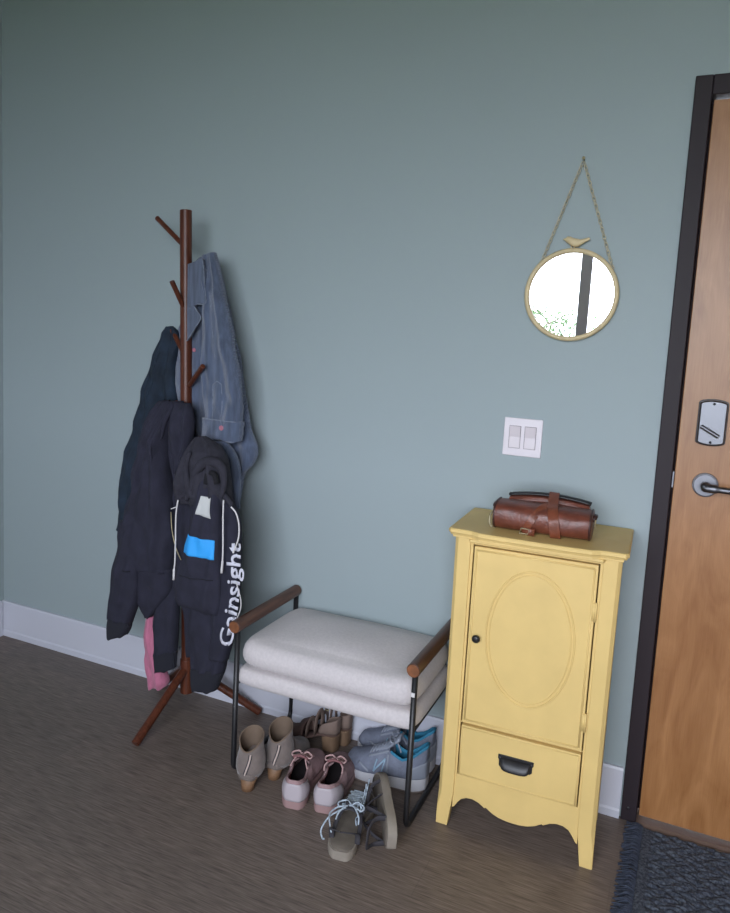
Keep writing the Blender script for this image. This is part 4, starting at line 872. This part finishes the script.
def bow_mb(x, y, z, sc, r, seed=0, tails=True):
    rnd = random.Random(seed); mb = MB()
    for sg in (1, -1):
        pts = [(x, y, z), (x+.006*sc, y+sg*.014*sc, z+.008*sc), (x-.002*sc, y+sg*.034*sc, z+.004*sc), (x-.014*sc, y+sg*.030*sc, z), (x-.008*sc, y+sg*.010*sc, z+.003*sc), (x, y, z)]
        mb.tube(crom(pts, 5), r, 6)
        if tails: mb.tube(crom([(x, y, z), (x-.012*sc, y+sg*.012*sc, z+.004*sc), (x-.030*sc, y+sg*(.020+.01*rnd.random())*sc, z-.006*sc), (x-.040*sc, y+sg*.030*sc, z-.020*sc)], 5), r, 6)
    return mb

# --- pale pink running shoes
def pink_shoe(x, y, rz_, side, label):
    r = tag(empty('running_shoe', (x, y, 0), rz_), label, 'shoe', 'pink running shoes'); r.scale = (1, 1, 1.15)
    L, W = .255, .093
    z0 = lambda s_: .012*max(0, (s_-.8)/.2)**2; z1 = lambda s_: .021-.003*s_+.008*max(0, (s_-.85)/.15)
    H = lambda s_: interp([(0, .05), (.3, .066), (.42, .062), (.55, .050), (.7, .038), (.85, .028), (.95, .018), (1, .002)], s_)
    co = lambda s_: interp([(0, .052), (.06, .050), (.15, .042), (.28, .036), (.40, .044), (.47, .052)], s_)
    sole_mb(L, W, z0, z1, .003, side).obj('sole', 'blush_sole', r, bevel=.001)
    up_ = upper_mb(L, W, z1, H, co, 0, .42, side).obj('upper', 'blush', r, solid=.004)
    upper_mb(L, W, z1, H, co, 0, .42, side, off=.0035, smax=.26, zfrac=.88).obj('heel_shell', 'lilac_white', r, solid=.002)
    upper_mb(L, W, z1, H, lambda s_: co(s_)-.001, 0, .42, side, off=-.005, smax=.42).obj('lining', 'blush_dark', r, solid=.002)
    sole_mb(L*.9, W*.86, lambda s_: z1(s_), lambda s_: z1(s_)+.004, 0, side).obj('insole', 'dark_insole', r)
    v = []; f = []
    for i in range(9):
        t = i/8; s_ = .66-.32*t; hw_ = .017+.006*t
        for j in range(7):
            u = -1+2*j/6; v.append((s_*L, u*hw_+side*curve_off(s_, L), z1(s_)+H(s_)*(1-.10*u*u)+.001+.012*max(0, t-.7)/.3))
    for i in range(8):
        for j in range(6): f.append((i*7+j, i*7+j+1, (i+1)*7+j+1, (i+1)*7+j))
    MB().add(v, f).obj('tongue', 'blush_dark', r, solid=.005)
    lc = lace_mb(L, W, z1, H, .46, .64, 5, side).obj('laces', 'blush_lace', r)
    bow_mb(.43*L, side*.008, z1(.43)+H(.43)+.008, .9, .0024, side+3).obj('lace_bow', 'blush_lace', lc)
    # collar bead
    pts = [(s_*L, sg*(footw(s_)*W/2*.97*.72)+side*curve_off(s_, L), z1(s_)+co(s_)) for sg, lst in ((1, [q for q in reversed(ST) if q <= .42]), (-1, [q for q in ST if 0 < q <= .42])) for s_ in lst]
    MB().tube(pts, .0034, 8).obj('collar', 'blush', r)
    return r
pink_shoe(-.868, -.438, R(101), 1, 'pink running shoe with pale heel, left one next to the taupe boots')
pink_shoe(-.781, -.412, R(103), -1, 'pink running shoe with pale heel, right one near the corded sandal')

# --- blue-grey running shoes
def grey_shoe(x, y, rz_, side, label):
    r = tag(empty('trainer', (x, y, 0), rz_), label, 'shoe', 'blue grey trainers'); r.scale = (1, 1, 1.36)
    L, W = .258, .094
    z0 = lambda s_: .016*max(0, (s_-.78)/.22)**2+.004*max(0, (.12-s_)/.12); z1 = lambda s_: .034-.012*s_+.010*max(0, (s_-.85)/.15)
    H = lambda s_: interp([(0, .05), (.3, .070), (.42, .066), (.55, .054), (.7, .040), (.85, .030), (.95, .020), (1, .002)], s_)
    co = lambda s_: interp([(0, .070), (.05, .064), (.15, .046), (.28, .036), (.40, .050), (.47, .060)], s_)
    sole_mb(L, W, lambda s_: z0(s_)+.004, z1, .004, side).obj('midsole', 'white_sole', r, bevel=.001)
    sole_mb(L, W, z0, lambda s_: z0(s_)+.006, .0035, side).obj('outsole', 'sole_brown', r, bevel=.001)
    upper_mb(L, W, z1, H, co, 0, .42, side).obj('upper', 'runner_grey', r, solid=.004)
    upper_mb(L, W, z1, H, co, 0, .42, side, off=.0032, smax=.17, zfrac=.55).obj('heel_overlay', 'runner_overlay', r, solid=.002)
    upper_mb(L, W, z1, H, co, 0, .42, side, off=-.0045, smax=.42).obj('lining', 'runner_blue', r, solid=.003)
    sole_mb(L*.9, W*.86, lambda s_: z1(s_), lambda s_: z1(s_)+.005, 0, side).obj('insole', 'runner_blue', r)
    v = []; f = []
    for i in range(9):
        t = i/8; s_ = .66-.34*t; hw_ = .018+.007*t
        for j in range(7):
            u = -1+2*j/6; v.append((s_*L, u*hw_+side*curve_off(s_, L), z1(s_)+H(s_)*(1-.10*u*u)+.001+.018*max(0, t-.6)/.4))
    for i in range(8):
        for j in range(6): f.append((i*7+j, i*7+j+1, (i+1)*7+j+1, (i+1)*7+j))
    MB().add(v, f).obj('tongue', 'runner_overlay', r, solid=.005)
    pts = [(s_*L, sg*(footw(s_)*W/2*.97*.72)+side*curve_off(s_, L), z1(s_)+co(s_)) for sg, lst in ((1, [q for q in reversed(ST) if q <= .42]), (-1, [q for q in ST if 0 < q <= .42])) for s_ in lst]
    MB().tube(pts, .0042, 8).obj('collar', 'runner_blue', r)
    # side bands: an N-like mark and toe overlay, hugging the wall of the upper
    def side_pt(s_, hfrac, sg):
        a = math.asin(min(1, max(0, hfrac))**(1/.85)); cc = math.cos(a)**.8
        return Vector((s_*L, sg*(footw(s_)*W/2*.97*cc+.0025)+side*curve_off(s_, L), z1(s_)+H(s_)*hfrac))
    for sg in (1, -1):
        mb = MB()
        mb.tube([side_pt(.50, .12, sg), side_pt(.47, .62, sg)], .0045, 8, flat=(.5, 1)).tube([side_pt(.47, .62, sg), side_pt(.60, .16, sg)], .0045, 8, flat=(.5, 1)).tube([side_pt(.60, .16, sg), side_pt(.57, .66, sg)], .0045, 8, flat=(.5, 1))
        mb.obj('side_mark', 'runner_light', r)
        mb = MB()
        mb.tube([side_pt(.44, .1+.08*k, sg) for k in range(9)], .0034, 8)
        mb.tube([side_pt(.66+.02*k, .10+.07*k, sg) for k in range(8)], .0030, 8)
        mb.tube([side_pt(.44+.03*k, .84, sg) for k in range(9)], .0030, 8)
        mb.obj('side_overlay', 'runner_overlay', r)
    lc = lace_mb(L, W, z1, H, .46, .66, 6, side, .0024).obj('laces', 'runner_overlay', r)
    bow_mb(.43*L, side*.008, z1(.43)+H(.43)+.010, .9, .0024, side+9).obj('lace_bow', 'runner_overlay', lc)
    return r
grey_shoe(-.556, -.158, R(183), 1, 'blue grey trainer with white sole, the front one of its pair')
grey_shoe(-.568, -.064, R(178), -1, 'blue grey trainer mostly hidden behind its front partner, by the baseboard')

# --- taupe heeled ankle boots
def boot(x, y, rz_, side, label):
    r = tag(empty('ankle_boot', (x, y, 0), rz_), label, 'boot', 'taupe ankle boots'); r.scale = (1.02, 1.08, 1.22)
    L, W = .225, .080
    z1 = lambda s_: interp([(0, .036), (.25, .034), (.5, .016), (.7, .006), (1, .008)], s_)
    H = lambda s_: interp([(0, .010), (.2, .020), (.30, .038), (.38, .060), (.46, .062), (.6, .046), (.8, .032), (.93, .022), (1, .002)], s_)
    sole_mb(L, W, lambda s_: z1(s_)-.005 if z1(s_) > .006 else 0.0, z1, .001, side).obj('sole', 'sole_brown', r)
    upper_mb(L, W, z1, H, H, 2, 3, side).obj('vamp', 'taupe', r)
    # shaft: rings, wider at the calf, open top
    rings = [(.034, .040, .034, .034), (.048, .044, .040, .040), (.064, .046, .042, .040), (.080, .047, .040, .037), (.095, .047, .037, .033), (.110, .046, .036, .032), (.124, .045, .037, .033)]
    v = []; f = []; n = 36
    for z, cx, rx, ry in rings:
        for k in range(n):
            a = 2*math.pi*k/n; bk = max(0, -math.cos(a))
            q_ = max(0, (z-.05)/.074); dip = .012*bk**3*q_-.013*math.cos(a)*q_
            v.append((cx+rx*math.cos(a), ry*math.sin(a)+side*.004, z-dip))
    for i in range(len(rings)-1):
        for k in range(n): f.append((i*n+k, i*n+(k+1) % n, (i+1)*n+(k+1) % n, (i+1)*n+k))
    sh = MB().add(v, f).obj('shaft', 'taupe', r, solid=.003)
    v2 = [(p[0]*.93+.0035, p[1]*.92, p[2]+.0003) for p in v]
    MB().add(v2, f).obj('lining', 'taupe_lining', r)
    mb = MB().tube([v2[k+0*n] for k in range(n)], .001, 4, closed=True); mb.v = []; mb.f = []
    MB().prism([(.044+.036*math.cos(2*math.pi*k/24), .033*math.sin(2*math.pi*k/24)) for k in range(24)], 'z', .046, .050).obj('insole', 'dark_insole', r, smooth=False)
    top = [v[k+(len(rings)-1)*n] for k in range(n)]
    MB().tube(top, .0022, 6, closed=True).obj('top_binding', 'taupe_lining', r)
    # rear zip: tape and dark teeth, slanting
    zz = [(.112, -.013), (.095, -.011), (.078, -.008), (.062, -.004), (.050, -.001)]
    P_ = []
    for z, yy in zz:
        for (za, ca, ra, rb), (zb, cb_, rc, rd) in zip(rings, rings[1:]):
            if za <= z <= zb:
                t = (z-za)/(zb-za); cx = ca+(cb_-ca)*t; rx = ra+(rc-ra)*t; ry = rb+(rd-rb)*t
        P_.append(Vector((cx-rx*math.sqrt(max(0, 1-(yy/ry)**2))-.001, yy+side*.004, z-.008-.013*max(0, (z-.05)/.074))))
    P_ = crom(P_, 5)
    MB().tube(P_, .0040, 8, flat=(1, .6)).obj('zip_tape', 'zip_pale', r)
    MB().tube([p+Vector((-.002, .0042, 0)) for p in P_], .0012, 6).tube([p+Vector((-.002, -.0042, 0)) for p in P_], .0012, 6).obj('zip_edge', 'strap_dark', r)
    # block heel
    v = []; f = []; n = 20; lv = [(0, .021, .018, .026), (.012, .021, .019, .026), (.036, .027, .028, .030)]
    for z, cx, ry, rx in lv:
        for k in range(n):
            a = 2*math.pi*k/n; v.append((cx+rx*math.cos(a)*.8, ry*math.sin(a), z))
    for i in range(len(lv)-1):
        for k in range(n): f.append((i*n+k, i*n+(k+1) % n, (i+1)*n+(k+1) % n, (i+1)*n+k))
    f += [tuple(range(n)), tuple(range((len(lv)-1)*n, len(lv)*n))]
    MB().add(v, f).obj('heel', 'heel_tan', r)
    return r
boot(-1.030, -.440, R(97), 1, 'taupe ankle boot with tan block heel and back zip, nearest the left bench leg')
boot(-.992, -.352, R(93), -1, 'taupe ankle boot set further back, between its twin and the pink shoes')

# --- tan block-heel strap sandals
def heeled(x, y, rz_, side, label, tilt=0, z=0):
    r = tag(empty('heeled_sandal', (x, y, z), rz_), label, 'sandal', 'tan heeled sandals'); r.rotation_euler = (tilt, 0, rz_)
    L, W = .205, .064
    z1 = lambda s_: interp([(0, .062), (.25, .060), (.5, .035), (.72, .012), (1, .010)], s_)
    sole_mb(L, W, lambda s_: max(0, z1(s_)-.009), z1, 0, side).obj('sole', 'sandal_brown', r)
    mb = MB(); v = []; f = []; n = 20
    for zz, cx, rx, ry in ((0, .026, .026, .026), (.055, .028, .030, .031)):
        for k in range(n): a = 2*math.pi*k/n; v.append((cx+rx*math.copysign(abs(math.cos(a))**.7, math.cos(a)), ry*math.copysign(abs(math.sin(a))**.7, math.sin(a)), zz))
    f = [(k, (k+1) % n, (k+1) % n+n, k+n) for k in range(n)]+[tuple(range(n)), tuple(range(n, 2*n))]
    mb.add(v, f).obj('block_heel', 'sandal_block', r, bevel=.002)
    # heel counter, open-sided
    upper_mb(L, W, z1, lambda s_: .04, lambda s_: interp([(0, .050), (.2, .036), (.30, .016)], s_), 0, .30, side, smax=.27, lean=.05).obj('heel_counter', 'sandal_tan', r, solid=.003)
    H = lambda s_: interp([(0, .05), (.45, .055), (.6, .046), (.8, .034), (.95, .02), (1, .01)], s_)
    upper_mb(L, W, z1, H, H, 2, 3, side, smin=.55, smax=.9).obj('toe_band', 'sandal_brown', r, solid=.003)
    def arch(s_, h, wd, name, mt):
        w_ = footw(s_)*W/2; pts = [(s_*L, w_*math.cos(math.pi*k/12)+side*.008, z1(s_)+h*math.sin(math.pi*k/12)**.7) for k in range(13)]
        return MB().tube(pts, wd, 8, flat=(.22, 1)).obj(name, mt, r)
    arch(.34, .070, .011, 'ankle_strap', 'sandal_tan'); arch(.50, .050, .009, 'instep_strap', 'sandal_tan')
    MB().tube([(.30*L, -.036, z1(.3)+.05), (.36*L, -.036, z1(.3)+.05), (.36*L, -.034, z1(.3)+.066), (.30*L, -.034, z1(.3)+.066)], .0016, 6, closed=True).obj('buckle', 'brass', r)
    return r
heeled(-.885, -.103, R(176), 1, 'brown block heeled sandal in front, straps towards the boots')
heeled(-.866, -.048, R(180), -1, 'brown block heeled sandal against the baseboard behind its twin')

# --- corded outdoor sandals
def corded(x, y, rz_, side, label, roll_=0.0, z=0.0):
    r = tag(empty('corded_sandal', (x, y, z), rz_), label, 'sandal', 'corded sandals')
    r.rotation_euler = (roll_, 0, rz_)
    L, W = .270, .102
    z0 = lambda s_: .010*max(0, (s_-.82)/.18)**2; z1 = lambda s_: .025-.002*s_+.008*max(0, (s_-.85)/.15)
    so = sole_mb(L, W, z0, z1, 0, side).obj('sole', 'sandal_sole', r, bevel=.002)
    sole_mb(L*.955, W*.88, lambda s_: z1(s_)-.001, lambda s_: z1(s_)+.0025, 0, side).obj('footbed', 'footbed', r, loc=(L*.022, 0, 0))
    def strap_(pts, wd=.0075, mt='strap_dark', name='strap'):
        return MB().tube(crom(pts, 6), wd, 8, flat=(.25, 1)).obj(name, mt, r)
    zb = .024; o_ = side*.009
    for sg in (1, -1):
        strap_([(.045, sg*.036, zb), (.040, sg*.036, zb+.030), (.014, sg*.026, zb+.050), (.004, 0, zb+.054)], .0075)
        strap_([(.045, sg*.036, zb), (.075, sg*.034, zb+.028), (.105, sg*.026, zb+.048)], .006)
        strap_([(.135, sg*.037+o_, zb), (.120, sg*.032+o_*.6, zb+.028), (.105, sg*.026, zb+.048)], .006)
        strap_([(.185, sg*.045+o_, zb), (.180, sg*.034+o_, zb+.022), (.160, sg*.014+o_, zb+.034), (.150, 0+o_, zb+.036)], .006)
    strap_([(.105, .026, zb+.048), (.104, 0, zb+.058), (.105, -.026, zb+.048)], .011, name='instep_pad')
    strap_([(.170, -.030+o_, zb+.026), (.172, 0+o_, zb+.036), (.170, .030+o_, zb+.026)], .008, name='toe_strap')
    # pale blue zigzag cord and loops
    mb = MB(); zig = []
    for k in range(9):
        t = k/8; zig.append((.225-.115*t, (1 if k % 2 else -1)*(.024-.004*t)+o_*(1-t), zb+.026+.030*t+.003*(k % 2)))
    mb.tube(crom(zig, 6), .0024, 7)
    zig2 = [(a, -(b-o_*.5)+o_*.5, c+.003) for a, b, c in zig]; mb.tube(crom(zig2, 6), .0024, 7)
    if not roll_: mb.tube(crom([(.225, .024+o_, zb+.026), (.236, .018+o_, zb+.006), (.240, .008+o_, zb+.004)], 5), .0024, 7)
    cd = mb.obj('lacing_cord', 'cord_blue', r)
    mb = bow_mb(.105, 0, zb+.064, 1.05, .0024, 5, not roll_)
    if not roll_: mb.tube(crom([(.04, .036, zb+.02), (.050, .046, zb+.045), (.075, .052, zb+.050), (.095, .040, zb+.055), (.105, .02, zb+.062)], 5), .0024, 7)
    if not roll_: mb.tube(crom([(.100, .01, zb+.062), (.07, .05, zb+.045), (.045, .066, zb+.020), (.030, .058, zb+.006), (.020, .050, zb+.012)], 5), .0024, 7)
    mb.obj('cord_loops', 'cord_blue', cd)
    MB().tube([(.094, .010, zb+.066), (.112, .014, zb+.068)], .005, 10).obj('cord_toggle', 'strap_dark', cd)
    return r
corded(-.655, -.565, R(99), 1, 'corded sandal lying flat on the floor, nearest the viewer')
corded(-.523, -.495, R(120), -1, 'corded sandal tipped on its side against the right bench leg', roll_=R(-88), z=.0535)

# ------------------------------------------------------------------ rug
rg = tag(empty('doormat_rug', (.060, -.030, 0), R(-1.2)), 'dark navy woven rug with a fringed edge lying in front of the door', 'rug')
NXr, NYr = 250, 150; RX, RY = .84, .50; v = []; f = []
def rug_h(x_, y_):
    h = .009
    if x_ < .030: return h+.0012*math.sin(x_*900)
    a = (x_-.03); b = y_
    z_ = abs(((b*13) % 1)-.5)*2; cell = math.sin(2*math.pi*(a*22+z_*1.1)); h += .0022*cell
    h += .0014*math.sin(2*math.pi*b*75+3*math.sin(a*60))
    if (a % .115) < .006: h -= .003
    return h
for j in range(NYr+1):
    for i in range(NXr+1):
        x_ = RX*i/NXr; y_ = -RY*j/NYr; e = min(x_, RX-x_, -y_, RY+y_); v.append((x_, y_, rug_h(x_, y_)*min(1, .35+e/.012)))
W_ = NXr+1
for j in range(NYr):
    for i in range(NXr): f.append((j*W_+i, (j+1)*W_+i, (j+1)*W_+i+1, j*W_+i+1))
per = [i for i in range(W_)]+[j*W_+NXr for j in range(1, NYr+1)]+[NYr*W_+i for i in range(NXr-1, -1, -1)]+[j*W_ for j in range(NYr-1, 0, -1)]
n0 = len(v); v += [(v[k][0], v[k][1], .0005) for k in per]; m_ = len(per)
for q in range(m_): f.append((per[q], per[(q+1) % m_], n0+(q+1) % m_, n0+q))
MB().add(v, f).obj('rug_body', 'rug', rg)
mb = MB(); rnd = random.Random(5)
k = 0.0
while k < RY:
    for c in range(2):
        y_ = -k-rnd.uniform(-.003, .003); l = rnd.uniform(.030, .046); dy = rnd.gauss(0, .010)-.006; hz = rnd.uniform(.004, .013)
        mb.tube(crom([(.004, y_, .006), (-.012, y_+dy*.2, hz+.002), (-l*.65, y_+dy*.7, hz*.7), (-l, y_+dy, .0022)], 4), [.0019]*12+[.0011], 5)
    k += .0042
tag(mb.obj('fringe', 'fringe', rg), kind='stuff')
